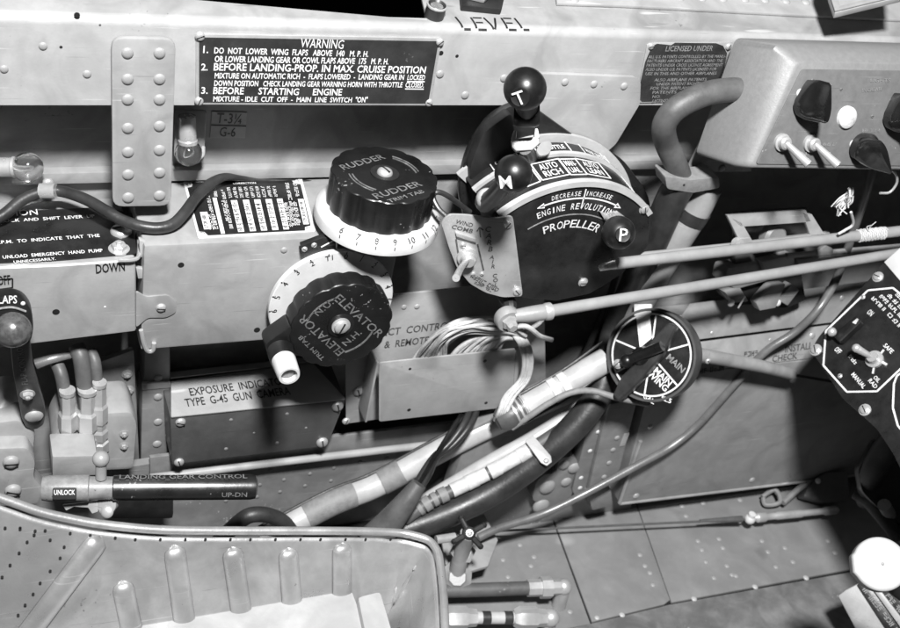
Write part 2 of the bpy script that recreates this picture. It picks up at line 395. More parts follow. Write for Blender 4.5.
# sloping top flange carrying on from the bend
p0 = Vector((0, pr[-1][0], pr[-1][1])); fl2 = Fr(p0 + Vector((0, 0, .0001)), (1, 0, 0), (0, d.x, d.y))
def fy(px, py): return (px, py)
b0, b1 = fl2.uv(-120, 20)[0], fl2.uv(1020, 20)[0]
poly = [(b0, 0), (b1, 0), (b1, .09), (fl2.uv(428, -25)[0], .09), fl2.uv(427, 20), fl2.uv(180, -2), (b0, .06)]
mb = MB(); mb.prism(fl2, poly, .002, .0004); mb.obj('top_flange', 'paint', t)
mb = MB(); mb.pp(fl2, [(545, -60), (556, 6), (620, 8), (812, 18), (1000, 27), (1000, -60)], .002, .0006, h=.0022); mb.obj('top_strip', 'paint_lt', t)
studs('rivet', t, fl2, [(635, -1), (657, 0), (678, 1), (700, 1.5), (721, 2), (743, 2.5), (763, 3), (784, 4), (804, 5), (573, 3)], 5, 'paint_lt', h=.0022)
# doubler plate (gusset) between beam and throttle quadrant
mb = MB(); gf = wall(-.0035); mb.pp(gf, [(524, 73), (636, 77), (641, 82), (640, 104), (616, 144), (598, 160), (524, 160)], .0033, .0003, .002); mb.obj('gusset', 'paint_lt', t)
bf = wall(0)
studs('rivet', t, bf, [(43, 46), (87, 74), (4, 69), (440, 74), (465, 95), (504, 78)], 4.3, 'paint')
studs('rivet', t, gf, [(565, 82), (594, 84), (624, 86)], 4, 'paint_lt')
studs('hole', t, bf, [(77, 15), (61, 47, 1.6), (457, 56, 1.8), (441, 53, 2.6)], 3, 'ink')
studs('hole', t, bf, [(100, 25, 1.2), (240, 160, .8)][:1], 1.2, 'ink_soft')
def bendpt(x, q, h=.0003):                          # q: arc length up the bend from its start
    a = min(q / RB, AB); e_ = max(0, q - RB * AB)
    return Vector((0, e_ * math.cos(AB - math.pi / 2), e_ * math.cos(AB))) + Vector((x, RB * (1 - math.cos(a)) - h * math.cos(a), ZB + RB * math.sin(a) + h * math.sin(a)))
mb = MB()
for s, x0, x1, q0 in (('L', 458, 469, .0030), ('E', 473, 485, .0030), ('V', 486.5, 498.5, .0031), ('E', 504, 515, .0034), ('L', 518, 528, .0036)):
    X0_, X1_ = PY(x0, 26, .004).x, PY(x1, 26, .004).x; wd = X1_ - X0_; hx = .0098; sw = .0006
    def ln(a, b):
        A_ = Vector((X0_ + a[0] * wd, q0 + a[1] * hx)); B_ = Vector((X0_ + b[0] * wd, q0 + b[1] * hx)); dd = (B_ - A_).normalized(); nn_ = Vector((-dd.y, dd.x)) * sw
        for k in range(6):
            p_, r_ = A_.lerp(B_, k / 6), A_.lerp(B_, (k + 1) / 6)
            mb.quad([bendpt(*(p_ - nn_)), bendpt(*(r_ - nn_)), bendpt(*(r_ + nn_)), bendpt(*(p_ + nn_))])
    if s == 'L': ln((.25, .12), (0, 1)); ln((.4, .03), (1, .03))
    if s == 'E': ln((.15, .1), (.05, 1)); ln((.3, .03), (1, .03)); ln((.25, .52), (.85, .52)); ln((.2, .97), (.95, .97))
    if s == 'V': ln((.0, 1), (.46, .06)); ln((.58, .06), (.95, 1))
mb.obj('lettering', 'ink', t)
# black plug and small bracket on top of the sill
p = fl2.pt(434, 16)
t = thing('rubber_plug', 'small black cup-shaped plug standing on the sill left of the word LEVEL', 'plug', p)
mb = MB(); mb.lathe(p, fl2.n, [(-.001, .0054), (.007, .0054), (.0078, .0046), (.0068, .0036), (.003, .0034), (.003, 0)], 28); mb.obj('cup', 'rubber', t)
mb = MB(); mb.lathe(p, fl2.n, [(.0066, .0057), (.0074, .0057), (.0078, .005), (.0066, .005)], 28); mb.obj('rim', 'steel', t)
p = fl2.pt(478, 6)
t = thing('latch_fitting', 'small dark latch fitting cut by the top edge above the word LEVEL', 'fitting', p)
mb = MB(); mb.pp(fl2, [(460, 11), (500, 15), (506, -12), (458, -14)], .004, .001, h=.004); mb.obj('base', 'matte', t)
mb = MB(); mb.pp(fl2, [(466, 6), (482, 10), (490, 3), (494, -12), (462, -14)], .006, .0015, h=.010); mb.obj('cap', 'alu', t)
# metal corner of the windscreen frame, top right
fc = face_fr(PY(865, 5, -.014), BKW * .8 + UPW * .6)
t = thing('frame_corner', 'bright folded metal corner poking in at the top right edge', 'bracket', PY(865, 5, -.03))
mb = MB(); mb.pp(fc, [(824, -20), (835, 13), (905, -4), (905, -40), (824, -40)], .004, .0006); mb.obj('body', 'paint', t)
mb = MB(); mb.pp(fc, [(824, -20), (834.5, 12.5), (840, 9), (830, -22)], .001, .0003, h=.0015); mb.pp(fc, [(834.5, 12.5), (905, -4.5), (905, -9), (840, 7.5)], .001, .0003, h=.0015); mb.obj('edge', 'alu', t)

# ================================================================== WARNING PLATE
F = wall(-.0012)
t = thing('warning_plate', 'black WARNING placard with numbered landing instructions screwed to the sill beam', 'placard', F.pt(318, 70))
q = [(196, 34), (442, 38), (431, 105.5), (196, 104.5)]
mb = MB(); mb.pp(F, q, .0012, .0003, .001); mb.obj('plate', 'alu', t)
mb = MB(); mb.pp(F, [(199, 37), (438.5, 41), (428, 103), (199, 102)], .0004, 0, h=.0003); mb.obj('panel_field', mat('dark_placard_paint', .028, .4, var=.3, scale=60, chip=.025, chipcol=.09), t)
G = F.up(.0003); L_ = [
 ('WARNING', (300, 47), (343, 48.5), .0062, 0), ('1.', (203, 52.5), (208, 52.6), .0048, .01),
 ('DO  NOT  LOWER  WING  FLAPS   ABOVE  140   M. P. H.', (214, 53), (368, 56.5), .0040, .012),
 ('OR LOWER LANDING GEAR OR COWL FLAPS ABOVE  175   M. P. H.', (214.5, 61.5), (388, 64), .0041, .012),
 ('2.', (201, 70), (207.5, 70), .0046, .01), ('BEFORE LANDING-PROP. IN MAX. CRUISE POSITION', (213.5, 70), (425, 73), .0050, .012),
 ('MIXTURE ON AUTOMATIC RICH  -  FLAPS LOWERED  -  LANDING GEAR IN', (214.5, 78), (403.5, 79.5), .0038, .012), ('LOCKED', (407, 79.6), (424.5, 79.8), .0038, .012),
 ('DOWN POSITION   CHECK LANDING GEAR WARNING HORN WITH THROTTLE', (214, 85.5), (402, 87), .0038, .012), ('CLOSED.', (405, 87), (423.5, 87.2), .0038, .012),
 ('3.', (201, 93.3), (207.5, 93.3), .0046, .01), ('BEFORE', (213, 93.5), (243.5, 94), .0048, .012), ('STARTING', (258, 94), (298.5, 94.8), .0048, .012), ('ENGINE', (312.5, 94.8), (341.5, 95), .0048, .012),
 ('MIXTURE - IDLE  CUT  OFF  -  MAIN  LINE  SWITCH', (213, 101), (351.5, 102), .0036, .012), ('"ON"', (355, 102), (367, 102), .0040, .012)]
mb = MB()
for s, a, b, h, bo in L_: mb.text(G, s, a, b, h * .8, bold=bo * 1.5)
mb.pline(G, [(407, 81.3), (424.5, 81.5)], .0005); mb.pline(G, [(405, 88.7), (423.5, 88.9)], .0005)
for (x, y) in ((300.5, 45.5), (305, 45.6)): pass
mb.obj('lettering', 'letter', t)
studs('screw', t, F, [(200, 36, 5), (440, 42, 4.2), (199, 101, 4.5), (429, 102.5, 4)], 5, 'alu')

# ================================================================== LICENCE PLATE
t = thing('licence_plate', 'small worn dark plate headed LICENSED UNDER at the right of the sill beam', 'placard', F.pt(685, 72))
F2 = wall(-.0008)
mb = MB(); mb.pp(F2, [(647, 45), (650, 43), (733, 42), (718, 101), (636, 103)], .0008, .0002); mb.obj('plate', 'paint_lt', t)
mb = MB(); mb.pp(F2, [(652, 46), (657, 43.5), (667, 44.5), (671, 45), (675, 42.5), (716, 43), (723, 45.5), (727, 53), (724, 68), (718, 84), (712, 100), (642, 101.5), (637, 97), (645, 62)], .0003, 0, h=.0002); mb.obj('panel_field', mat('worn_black_plate', .03, .4, var=.5, scale=70, chip=.06, chipcol=.1), t)
G = F2.up(.0002); mb = MB(); mb.text(G, 'LICENSED UNDER', (665, 51), (712, 50.5), .0034, bold=.01)
LT = ['ALL U.S. PATENTS CONTROLLED BY THE MANU-', 'FACTURERS AIRCRAFT ASSOCIATION AND THE', 'PATENTS UNDER CROSS LICENSE AGREEMENT', 'ALSO UNDER U.S. PATENTS LICENSED FOR', 'USE IN THIS AND OTHER AIRPLANES', 'ALSO AIRPLANE PATENTS', 'UNDER PATENT RIGHTS', 'FOR THE AIRPLANE', 'PATENTS', 'NO.', 'LICENSE']
for i, (a, b) in enumerate([(648, 725), (647, 722), (646, 722), (645, 716), (645, 716), (654, 706), (656, 700), (650, 690), (652, 676), (652, 660), (652, 668)]):
    y = 58 + i * 4.2 + (2 if i > 4 else 0); mb.text(G, LT[i], (a, y), (b, y - .5), .0019, bold=.01)
mb.obj('lettering', 'letter_dim', t)
studs('screw', t, F2, [(651, 46), (728.5, 46.5), (635.5, 98)], 3.6, 'steel')

# ================================================================== RIVETED STRAP + POST
F = wall(-.004)
t = thing('riveted_strap', 'grey upright strap with two rows of round rivets overlapping the sill beam', 'bracket', F.pt(142, 200))
mb = MB(); mb.pp(F, [(111.5, 38), (176, 39), (171, 206), (112.5, 207)], .0035, .0009, .006); mb.obj('strap', 'paint', t)
for i, y in enumerate((53, 79, 99.5, 128, 152, 174.5, 197.5)):
    studs('rivet', t, F, [(127.5 + .1 * i, y), (159.5, y - (0 if i < 3 else 2))], 6, 'paint')
F = wall(.022)
t = thing('wall_post', 'riveted grey upright post beside the exposure indicator box', 'post', F.pt(155, 470))
mb = MB(); mb.pp(F, [(144, 190), (170, 190), (171, 392), (143.5, 392)], .02, .003); mb.obj('post', 'paint_mid', t)
mb = MB(); mb.pp(wall(.020), [(142, 388), (171, 386), (168, 482), (140, 484)], .02, .002); mb.obj('lower_post', 'paint_mid', t)
mb = MB(); mb.pp(wall(.0192), [(142, 384), (171, 383), (171, 388), (142, 390.5)], .003, .0006); mb.obj('clip', 'paint_lt', t)
studs('rivet', t, wall(.020), [(158, 397), (158, 422), (157, 444), (156, 466)], 4.5, 'paint'); studs('rivet', t, F, [(158, 378)], 4.5, 'paint')

# ================================================================== SPARE BULBS, TAG
def bulb(label, base, tip, rb, rg, clip=None):
    t = thing('spare_bulb', label, 'bulb', base, 'spare lamp bulbs')
    ax = (tip - base).normalized(); Lh = (tip - base).length
    mb = MB(); mb.lathe(base, ax, [(-.004, rb * .5), (-.003, rb), (Lh * .42, rb), (Lh * .45, rb * 1.12), (Lh * .52, rb * 1.1), (Lh * .53, rb * .8)], 24); mb.obj('base', 'steel', t)
    c = base + ax * (Lh * .53 + rg * .72)
    mb = MB(); mb.ball(c, rg, 28, ax); mb.obj('glass', 'glass', t)
    mb = MB(); mb.tube([base + ax * Lh * .5, c - UPW * rg * .2 - RTW * rg * .25, c + RTW * rg * .25, base + ax * Lh * .5], rg * .06, 6); mb.obj('filament', 'steel', t)
    return t
b0 = PY(-4, 167, .03); bulb('spare lamp bulb lying in its clip at the left edge above the black cable', b0, b0 + RTW * .021, .0052, .0082)
F = wall(.03)
t = thing('bulb_clip', 'bright metal clip plate under the warning placard holding a spare bulb', 'clip', F.pt(189, 160))
mb = MB(); mb.pp(F, [(175, 110), (207, 111), (204, 160), (196, 165), (178, 163), (174, 156)], .002, .0006, .002); mb.obj('plate', 'paint', t)
mb = MB(); mb.tube([F.pt(178, 146, .001), F.pt(180, 150, .006), F.pt(190, 153, .008), F.pt(200, 150, .006), F.pt(203, 146, .001)], .0012, 8); mb.obj('spring', 'steel', t)
b0 = PY(187, 121, .022); bulb('spare lamp bulb hanging glass down in the clip under the warning placard', b0, PY(189, 163, .018), .0048, .0075)
F = wall(SK - .0006)
t = tag(MB().pp(F, [(212, 111.5), (247, 112.5), (245, 138), (210, 138)], .0006, 0).obj('paper_tag', 'paper'), 'small faded paper tag reading T-3 and G-6 below the warning placard', 'tag')
LOC[t] = Vector()
mb = MB(); G = F.up(.0001); mb.text(G, 'T-3¼', (216, 122.5), (241, 123.5), .0062, bold=.01); mb.text(G, 'G-6', (219, 136), (235, 136.5), .006, bold=.01); mb.pline(G, [(211, 125), (246, 126)], .0005); mb.obj('lettering', 'ink_soft', t)

# ================================================================== LEFT CONTROL BOX
YB = -.024                                           # front face of the boxes
F = wall(YB)
t = thing('flap_control_box', 'grey box at left edge with black instruction plate above the word DOWN', 'control box', F.pt(60, 340))
za = F.pt(60, 264).z
poly = [(-60, 270), (60, 265), (136, 260), (137, 332), (-60, 356)]
mb = MB(); mb.pp(F, poly, SK - YB - .004, .0022, seg=3); mb.obj('housing', 'paint', t)
TF = Fr(F.pt(60, 264) + Vector((0, 0, .0004)), F.pt(136, 260) - F.pt(-60, 270), (0, 1, 0))
mb = MB(); mb.pp(TF, [(-60, 216), (100, 208), (133, 214), (137, 254), (60, 260), (-60, 266)], .0012, .0003, .002, h=.0008); mb.obj('instruction_plate', 'black', t)
G = TF.up(.0009); mb = MB()
mb.text(G, 'INSTRUCTION', (-44, 219), (38, 214.8), .0055)
mb.text(G, 'RELEASE  LOCK  AND  SHIFT  LEVER  UP', (-30, 224.5), (95, 217.5), .0028, bold=.008)
mb.text(G, 'WITH  R.P.M.  TO  INDICATE  THAT  THE', (-28, 246), (100, 237), .0028, bold=.008)
mb.text(G, 'UNLOAD  EMERGENCY  HAND  PUMP', (3, 259), (103, 252), .0028, bold=.008)
mb.text(G, 'UNNECESSARILY.', (14, 263.5), (56, 260), .0022, bold=.008)
mb.obj('lettering', 'letter', t)
mb = MB(); G = F.up(.0001); mb.text(G, 'DOWN', (96, 273.2), (125, 270.3), .0058, bold=.02); mb.obj('ink_lettering', 'ink', t)
mb = MB(); mb.text(G, 'OFF', (-2, 285), (11, 283.8), .0058, bold=.02); mb.pline(G, [(-6, 290), (12.5, 287.5), (12.5, 278.5), (-6, 280)], .0008, .0002); mb.obj('ink_lettering', 'ink', t)
mb = MB(); F3 = wall(YB - .001); mb.pp(F3, [(136, 291), (146, 297), (168, 295), (177, 302), (176, 313), (166, 318), (148, 318), (136, 328)], .0014, .0004, .002); tab = mb.obj('tab', 'paint', t)
studs('screw', t, F3, [(161, 307.5)], 5, 'alu'); studs('hole', t, F, [(56, 312)], 3.6, 'ink')
studs('rivet', t, F, [(105, 307, 1.2), (11, 291.5, 1.5)], 1.3, 'white')
c = TF.pt(119, 250, .0005)
stud('hex', t, c, NZ, .0042, 'steel'); stud('screw', t, TF.pt(121, 233, .0005), NZ, .0058, 'steel')
mb = MB(); mb.tube([TF.pt(118, 262, .001), TF.pt(134, 261, .001), TF.pt(139, 254, .0), TF.pt(139, 236, .001), TF.pt(138, 228, .003)], .0012, 8); mb.obj('wire_clip', 'steel', t)
# latch bits between the boxes
t = thing('latch_hook', 'bright bent wire hook and latch between the two grey boxes', 'hook', PY(148, 350, -.003))
mb = MB(); mb.tube([PY(141, 330, -.025), PY(144, 344, -.025), PY(148, 351, -.025), PY(153, 350, -.025), PY(154, 343, -.025)], .0013, 8); mb.obj('hook', 'alu', t)
mb = MB(); mb.pp(wall(-.022), [(136, 268), (148, 270), (151, 278), (138, 279)], .003, .0006); mb.pp(wall(-.020), [(139, 240), (150, 243), (152, 256), (140, 258)], .004, .001); mb.obj('latch', 'paint_lt', t)

# ================================================================== CENTRE TRIM BOX
F = wall(YB); Zt = F.pt(145, 246).z; X0 = F.pt(144, 246).x; X1 = F.pt(396, 262).x; Zb = F.pt(146, 350).z
t = thing('trim_control_box', 'plain grey trim box under the trim wheels with a data plate on its top', 'control box', ((X0 + X1) / 2, YB, Zb))
mb = MB(); mb.box(F, X0, X1, Zb, Zt, SK - YB - .003, .002); mb.obj('housing', 'paint', t)
studs('hole', t, F, [(181, 265), (257, 330)], 3.2, 'ink'); studs('rivet', t, F, [(284, 250, 3.5)], 3.5, 'paint')
TF = top(Zt + .0008)
print('DBG', PZ(183,181,Zt), PZ(316,231,Zt), Zt, X0, X1, 'hub', PZ(377.5,213,Zt+.012))
mb = MB(); mb.pp(TF, [(183, 181), (302, 178), (316, 231), (198, 238)], .0008, .0002, .0015); mb.obj('data_plate', 'dial', t)
dp = [(192, 182.5), (291, 180.2), (295, 184), (300.5, 184.5), (310.5, 225.5), (305, 227), (305, 230.5), (208, 235.5), (204.5, 232), (199, 231.5), (187.5, 188), (192, 187)]
mb = MB(); mb.pp(TF, dp, .0004, 0, h=.0003); mb.obj('panel_field', 'black', t)
G = TF.up(.0003); mb = MB()
def lerp2(a, b, k): return (a[0] + (b[0] - a[0]) * k, a[1] + (b[1] - a[1]) * k)
def dpos(s, v): return lerp2(lerp2((187, 182.6), (301, 180), s), lerp2((200, 236), (312, 230), s), v)
for s0, s1, v0, v1 in [(.345, .40, .36, .96), (.45, .505, .36, .96), (.55, .605, .36, .96), (.65, .705, .36, .96), (.75, .80, .36, .96), (.05, .115, .56, .88), (.19, .225, .3, .98), (.935, .985, .38, .88)]:
    mb.pp(G, [dpos(s0, v0), dpos(s1, v0), dpos(s1, v1), dpos(s0, v1)], .0003, 0, h=.0002)
for s in (.08, .15, .22, .29, .345, .395, .445, .495, .545, .595, .645, .695, .745):
    a, b = (.1, .32) if s > .3 else (.15, .9)
    if .15 < s < .24 or s < .1: a, b = .1, .28
    mb.scribble(G, dpos(s + .018, b), dpos(s + .018, a), .0019, .0003)
for s, a, b in ((.12, .6, .9), (.16, .6, .9), (.82, .42, .92), (.87, .05, .9), (.90, .4, .9), (.94, .05, .33), (.845, .5, .9), (.28, .35, .75)):
    mb.scribble(G, dpos(s + .015, b), dpos(s + .015, a), .0022, .0003)
mb.text(G, 'CORRECTION', dpos(.4, .055), dpos(.6, .055), .0017, bold=.01)
mb.obj('lettering', 'letter', t)
G2 = TF.up(.0006); mb = MB()
for s0 in (.372, .477, .577, .677, .775): 
    mb.scribble(G2, dpos(s0 + .012, .94), dpos(s0 + .012, .40), .0019, .0001, word=(1, 2))
    for k in range(6): mb.pline(G2, [dpos(s0 - .026, .45 + k * .09), dpos(s0 + .026, .45 + k * .09)], .00022, .0002)
mb.scribble(G2, dpos(.97, .84), dpos(.97, .42), .0018, .0001); mb.scribble(G2, dpos(.09, .85), dpos(.09, .6), .002, .0001)
mb.obj('figures', 'ink', t)
studs('screw', t, TF, [(190, 185), (297.5, 181.5), (202.5, 234), (308, 229)], 2.6, 'dial')

# black cable draped over both boxes
t = thing('power_cable', 'black rubber cable looping over the left box and up onto the data plate', 'cable', PY(48, 190, .01))
zc = .0
mb = MB(); mb.tube([PY(-30, 228, .005), PY(0, 217, .01), PY(22, 200, .018), PY(42, 192, .022), PY(60, 191, .022), PY(85, 199, .012), PY(108, 212, .0), PY(122, 220, -.006), PY(140, 226, -.012), PY(158, 228, -.014), PY(173, 224, -.012), PY(185, 212, -.004), PY(197, 196, .01), PY(210, 184, .022), PY(224, 177, .028), PY(240, 178, .034), PY(262, 180, .036), PY(300, 182, .036), PY(334, 184, .036)], lambda k: .0032 if k < .72 else .0032 - .0016 * min(1, (k - .72) / .12), 14); mb.obj('sheath', 'rubber', t)
mb = MB(); c = PY(48, 191, .021); mb.tube([c + RTW * -.0042, c + RTW * .0042], .0043, 14, sm=False); mb.box(wall(.03), PY(45, 190, .03).x, PY(52, 190, .03).x, PY(45, 192, .03).z, PY(45, 180, .03).z, .002, .0004); mb.obj('cable_clip', 'steel', t)
stud('screw', t, PY(48, 183, .028), NY, .003, 'steel')

# ================================================================== RUDDER TRIM
zD = Zt + .012
c = PZ(377.5, 213, zD)
t = thing('rudder_trim_wheel', 'black fluted RUDDER trim knob on a white numbered dial, lying flat on the trim box', 'trim knob', c - NZ * .012)
rk = .0305; rd = .0362
mb = MB(); mb.lathe(c - NZ * .012, NZ, [(0, .024), (.004, .026), (.009, .026), (.009, .01)], 36); mb.obj('hub', 'paint', t)
mb = MB(); mb.lathe(c, NZ, [(-.005, rd * .93), (-.0045, rd), (.0015, rd), (.0025, rd * .985), (.0055, rk * 1.02), (.0055, .01)], 72); mb.obj('dial', 'dial', t)
def fluted(fr, r, t_, n=16, bev=.0012):
    P = []
    for k in range(n * 8):
        a = 2 * math.pi * k / (n * 8); P.append((r * (1 - .035 * abs(math.cos(a * n / 2)) ** 6) * math.cos(a), r * (1 - .035 * abs(math.cos(a * n / 2)) ** 6) * math.sin(a)))
    b = MB(); b.prism(fr, P, t_, bev, ang=60, seg=3); return b
kt = Fr(c + NZ * .0265, (1, 0, 0), (0, 1, 0))
mb = fluted(kt, rk, .0212); mb.obj('knob', 'worn_gloss', t)
mb = MB(); Gk = kt.up(.0001)
mb.text(Gk, 'RUDDER', (344, 170), (386, 158.5), .0050, bold=.01); mb.text(Gk, 'RUDDER', (377, 199), (423, 185.5), .0050, bold=.01)
mb.text(Gk, 'TRIM TAB', (390, 203), (425, 192.5), .003, bold=.015)
mb.arcband(Gk, (0, 0), .0185, .0194, R(178), R(238), .0003, h=.0002, n=16); mb.arcband(Gk, (0, 0), .0205, .0212, R(178), R(235), .0003, h=.0002, n=16)
mb.arcband(Gk, (0, 0), .0185, .0194, R(0), R(58), .0003, h=.0002, n=16); mb.arcband(Gk, (0, 0), .0205, .0212, R(4), R(60), .0003, h=.0002, n=16)
mb.obj('lettering', 'letter_worn', t)
mb = MB(); mb.lathe(c + NZ * .0266, NZ, [(0, .0082), (.0008, .0082), (.0006, .0066), (.0004, .006), (.0004, 0)], 32); mb.obj('washer', 'matte', t)
stud('screw', t, c + NZ * .027, NZ, .0045, 'alu')
mb = MB()
for i, s in enumerate(('6', '7', '8', '9', '10', '11', '12', '13')):
    a = R(-143 + i * 17); p = c + Vector((math.cos(a), math.sin(a), 0)) * ((rk + rd) / 2 + .0012) + NZ * .0036
    sl = Vector((math.cos(a) * .53, math.sin(a) * .53, .85)); fr = Fr(p, (-math.sin(a), math.cos(a), 0), sl.cross(Vector((-math.sin(a), math.cos(a), 0))))
    mb.ctext(fr.up(.0006), s, (0, 0), .0036, px=False); p2 = c + Vector((math.cos(a), math.sin(a), 0)) * rd - NZ * .0002
    f2 = Fr(p2, (-math.sin(a), math.cos(a), 0), NZ); mb.line(f2, (0, -.0004), (0, .0016), .0005, .0002)
mb.obj('numerals', 'ink_soft', t)

# ================================================================== ELEVATOR TRIM
yD = YB - .010
c = PY(331.5, 303, yD)
t = thing('elevator_trim_wheel', 'black fluted ELEVATOR trim wheel with white dial and crank on the trim box front', 'trim wheel', c + Vector((0, .01, 0)))
rd = .0375; rk = .0306
mb = MB(); mb.lathe(c, NY, [(-.010, .03), (-.003, .031), (-.003, rd * .97), (-.0022, rd), (.0005, rd), (.001, rd * .985), (.0012, .02), (.0012, 0)], 72); mb.obj('dial', 'dial', t)
kf = Fr(c + NY * .022, (1, 0, 0), (0, 0, 1))
mb = fluted(kf, rk, .0125); mb.lathe(c, NY, [(0, .016), (.012, .016)], 32); mb.obj('knob', 'worn_gloss', t)
kf2 = kf.up(.0001); mb = MB()
mb.text(kf2, 'ELEVATOR', (333, 299), (378, 338), .0050, bold=.01); mb.text(kf2, 'ELEVATOR', (345, 351), (304, 314), .0050, bold=.01)
mb.text(kf2, 'TRIM TAB', (325, 358), (301, 335), .0026, bold=.015)
mb.text(kf2, 'N.U.', (318, 316), (334, 303), .0045, bold=.01); mb.text(kf2, 'N.H.', (346, 346), (362, 333), .0045, bold=.01)
o2 = kf2.uv(340.5, 326); mb.arcband(kf2, o2, .0205, .0215, R(105), R(165), .0003, h=.0002, n=16); mb.arcband(kf2, o2, .0205, .0215, R(-75), R(-15), .0003, h=.0002, n=16)
mb.obj('lettering', 'letter_worn', t)
sc = kf.pt(340.5, 325)
mb = MB(); mb.lathe(sc, NY, [(0, .008), (.001, .0078), (.0008, .006), (.0006, .0058), (.0006, 0)], 32); mb.obj('washer', 'gloss', t)
stud('pan', t, sc + NY * .0008, NY, .0044, 'alu')
mb = MB(); Gd = Fr(c + NY * .0013, (1, 0, 0), (0, 0, 1))
for i, s in enumerate(('7', '6', '5', '4', '3', '2', 'T1', '0', '1', '2', '3', '4', '5', '6')):
    a = R(84 - (i - 7) * 16.5); rr = .0345
    mb.ctext(Gd, s, (rr * math.cos(a), rr * math.sin(a)), .0034, rot=a - math.pi / 2, px=False); mb.line(Gd, (.0364 * math.cos(a), .0364 * math.sin(a)), (.0375 * math.cos(a), .0375 * math.sin(a)), .0005, .0002)
mb.obj('numerals', 'ink', t)
# crank: black arm off the wheel rim with a white painted grip toward the pilot
g1 = PY(290, 378, yD - .048); g0 = Vector((g1.x, yD - .024, g1.z))
kfa = Fr(c + NY * .0215, (1, 0, 0), (0, 0, 1))
gg = (g0.x - c.x, g0.z - c.z); gd = Vector(gg).normalized(); gn = Vector((-gd.y, gd.x))
mb = MB(); A = Vector(gg); P = [gn * .013 + gd * .026, gn * .0082 + A, A + gn * .005 + gd * .007, A - gn * .005 + gd * .007, A - gn * .0082, -gn * .013 + gd * .026]
mb.prism(kfa, rounded([tuple(p) for p in P], .004), .012, .0012); mb.obj('crank_arm', 'gloss', t)
mb = MB(); mb.lathe(g0, NY, [(0, .0073), (.008, .0073), (.009, .0067)], 32); gr = mb.obj('crank_grip', 'gloss', t)
mb = MB(); mb.lathe(g0, NY, [(.0085, .0067), (.010, .0069), (.021, .0064), (.0225, .0059), (.0225, .0046), (.018, .0044), (.018, 0)], 32); mb.obj('grip_sleeve', 'white', gr)
mb = MB(); mb.lathe(g0, NY, [(.0182, .0041), (.0192, .0041), (.0196, .003), (.0196, 0)], 24); mb.obj('grip_core', 'letter_dim', gr)
# pointer bracket above the dial
F = wall(yD + .003)
t = thing('pointer_bracket', 'black pointer bracket with a white index line above the elevator dial', 'pointer', F.pt(320, 248))
mb = MB(); mb.pp(F, [(301, 246), (322, 238), (345, 238), (366, 247), (345, 246), (322, 247), (303, 254)], .004, .0006); mb.obj('bracket', 'matte', t)
studs('screw', t, F, [(304.5, 249), (314, 245)], 3, 'steel')
mb = MB(); mb.pline(F.up(.0002), [(321, 247), (336, 239), (337, 254)], .0007); mb.obj('index_line', 'letter', t)

# ================================================================== THROTTLE QUADRANT
yf = -.052
F = wall(yf)
A3, B3, C3 = [Vector(F.uv(*p)) for p in ((498, 214), (578, 181), (652, 212))]
def circ(a, b, c):
    d = 2 * (a.x * (b.y - c.y) + b.x * (c.y - a.y) + c.x * (a.y - b.y))
    ux = (a.length_squared * (b.y - c.y) + b.length_squared * (c.y - a.y) + c.length_squared * (a.y - b.y)) / d
    uy = (a.length_squared * (c.x - b.x) + b.length_squared * (a.x - c.x) + c.length_squared * (b.x - a.x)) / d
    return Vector((ux, uy)), (a - Vector((ux, uy))).length
QC, QR = circ(A3, B3, C3)
def ang(p): return math.atan2(p[1] - QC.y, p[0] - QC.x)
aL, aR = ang(A3), ang(C3)
t = thing('throttle_quadrant', 'black throttle quadrant with engraved PROPELLER face and curved mixture scale', 'throttle quadrant', (QC.x, yf + .05, QC.y - .04)); TQ = t
low = [F.uv(*p) for p in ((655, 222), (648, 246), (622, 274), (590, 294), (556, 301), (522, 298), (508, 270), (500, 240))]
def qpoly(r, lowscale=1.0, ext=0.0):
    P = [(QC.x + r * math.cos(aL + (aR - ext - aL) * k / 40), QC.y + r * math.sin(aL + (aR - ext - aL) * k / 40)) for k in range(41)]
    return P + [(QC.x + (p[0] - QC.x) * lowscale, QC.y + (p[1] - QC.y) * lowscale) for p in (low[2:] if ext else low[1:])]
mb = MB(); mb.prism(F, qpoly(QR - .0005), .004, .0008, ang=40); mb.obj('face_plate', 'black', t)
mb = MB(); mb.prism(F, qpoly(QR - .004, .95, .34), .056, 0, h=-.003); mb.obj('casing', 'matte', t)
mb = MB(); mb.arcband(F, QC, QR - .0035, QR, aR, aL, .004, h=.0012); mb.obj('rim', 'tube', t)
# mixture strip (curved), slot, throttle strip
mb = MB(); mb.arcband(F, QC, QR - .006, QR - .0015, aR - .26, aL + .05, .024, h=-.005); mb.obj('mixture_strip', 'black', t)
mb = MB(); mb.arcband(F, QC, QR - .005, QR + .0005, aR - .29, aL + .06, .003, h=-.0292); mb.obj('middle_rim', 'tube', t)
mb = MB(); mb.arcband(F, QC, QR - .006, QR - .0012, aR - .30, aL + .06, .012, h=-.0325); mb.obj('throttle_strip', 'black', t)
mb = MB(); mb.arcband(F, QC, QR - .005, QR + .004, aR - .33, aL + .09, .003, h=-.0447); mb.obj('back_rim', 'tube', t)
Fb = wall(-.0055)
mb = MB(); mb.pp(Fb, [(524, 100), (490, 116), (468, 150), (458, 190), (470, 240), (505, 292), (600, 292), (652, 232), (650, 196), (624, 160), (580, 140)], .005, .001, .01); mb.obj('back_plate', 'black', t)
# side cover: black sheet from the left end of the scales back to the wall
mb = MB(); mb.pp(wall(-.012), [(512, 112), (484, 132), (470, 166), (472, 205), (490, 225), (512, 190), (516, 140)], .008, .002, .004); mb.obj('side_cover', 'matte', t)
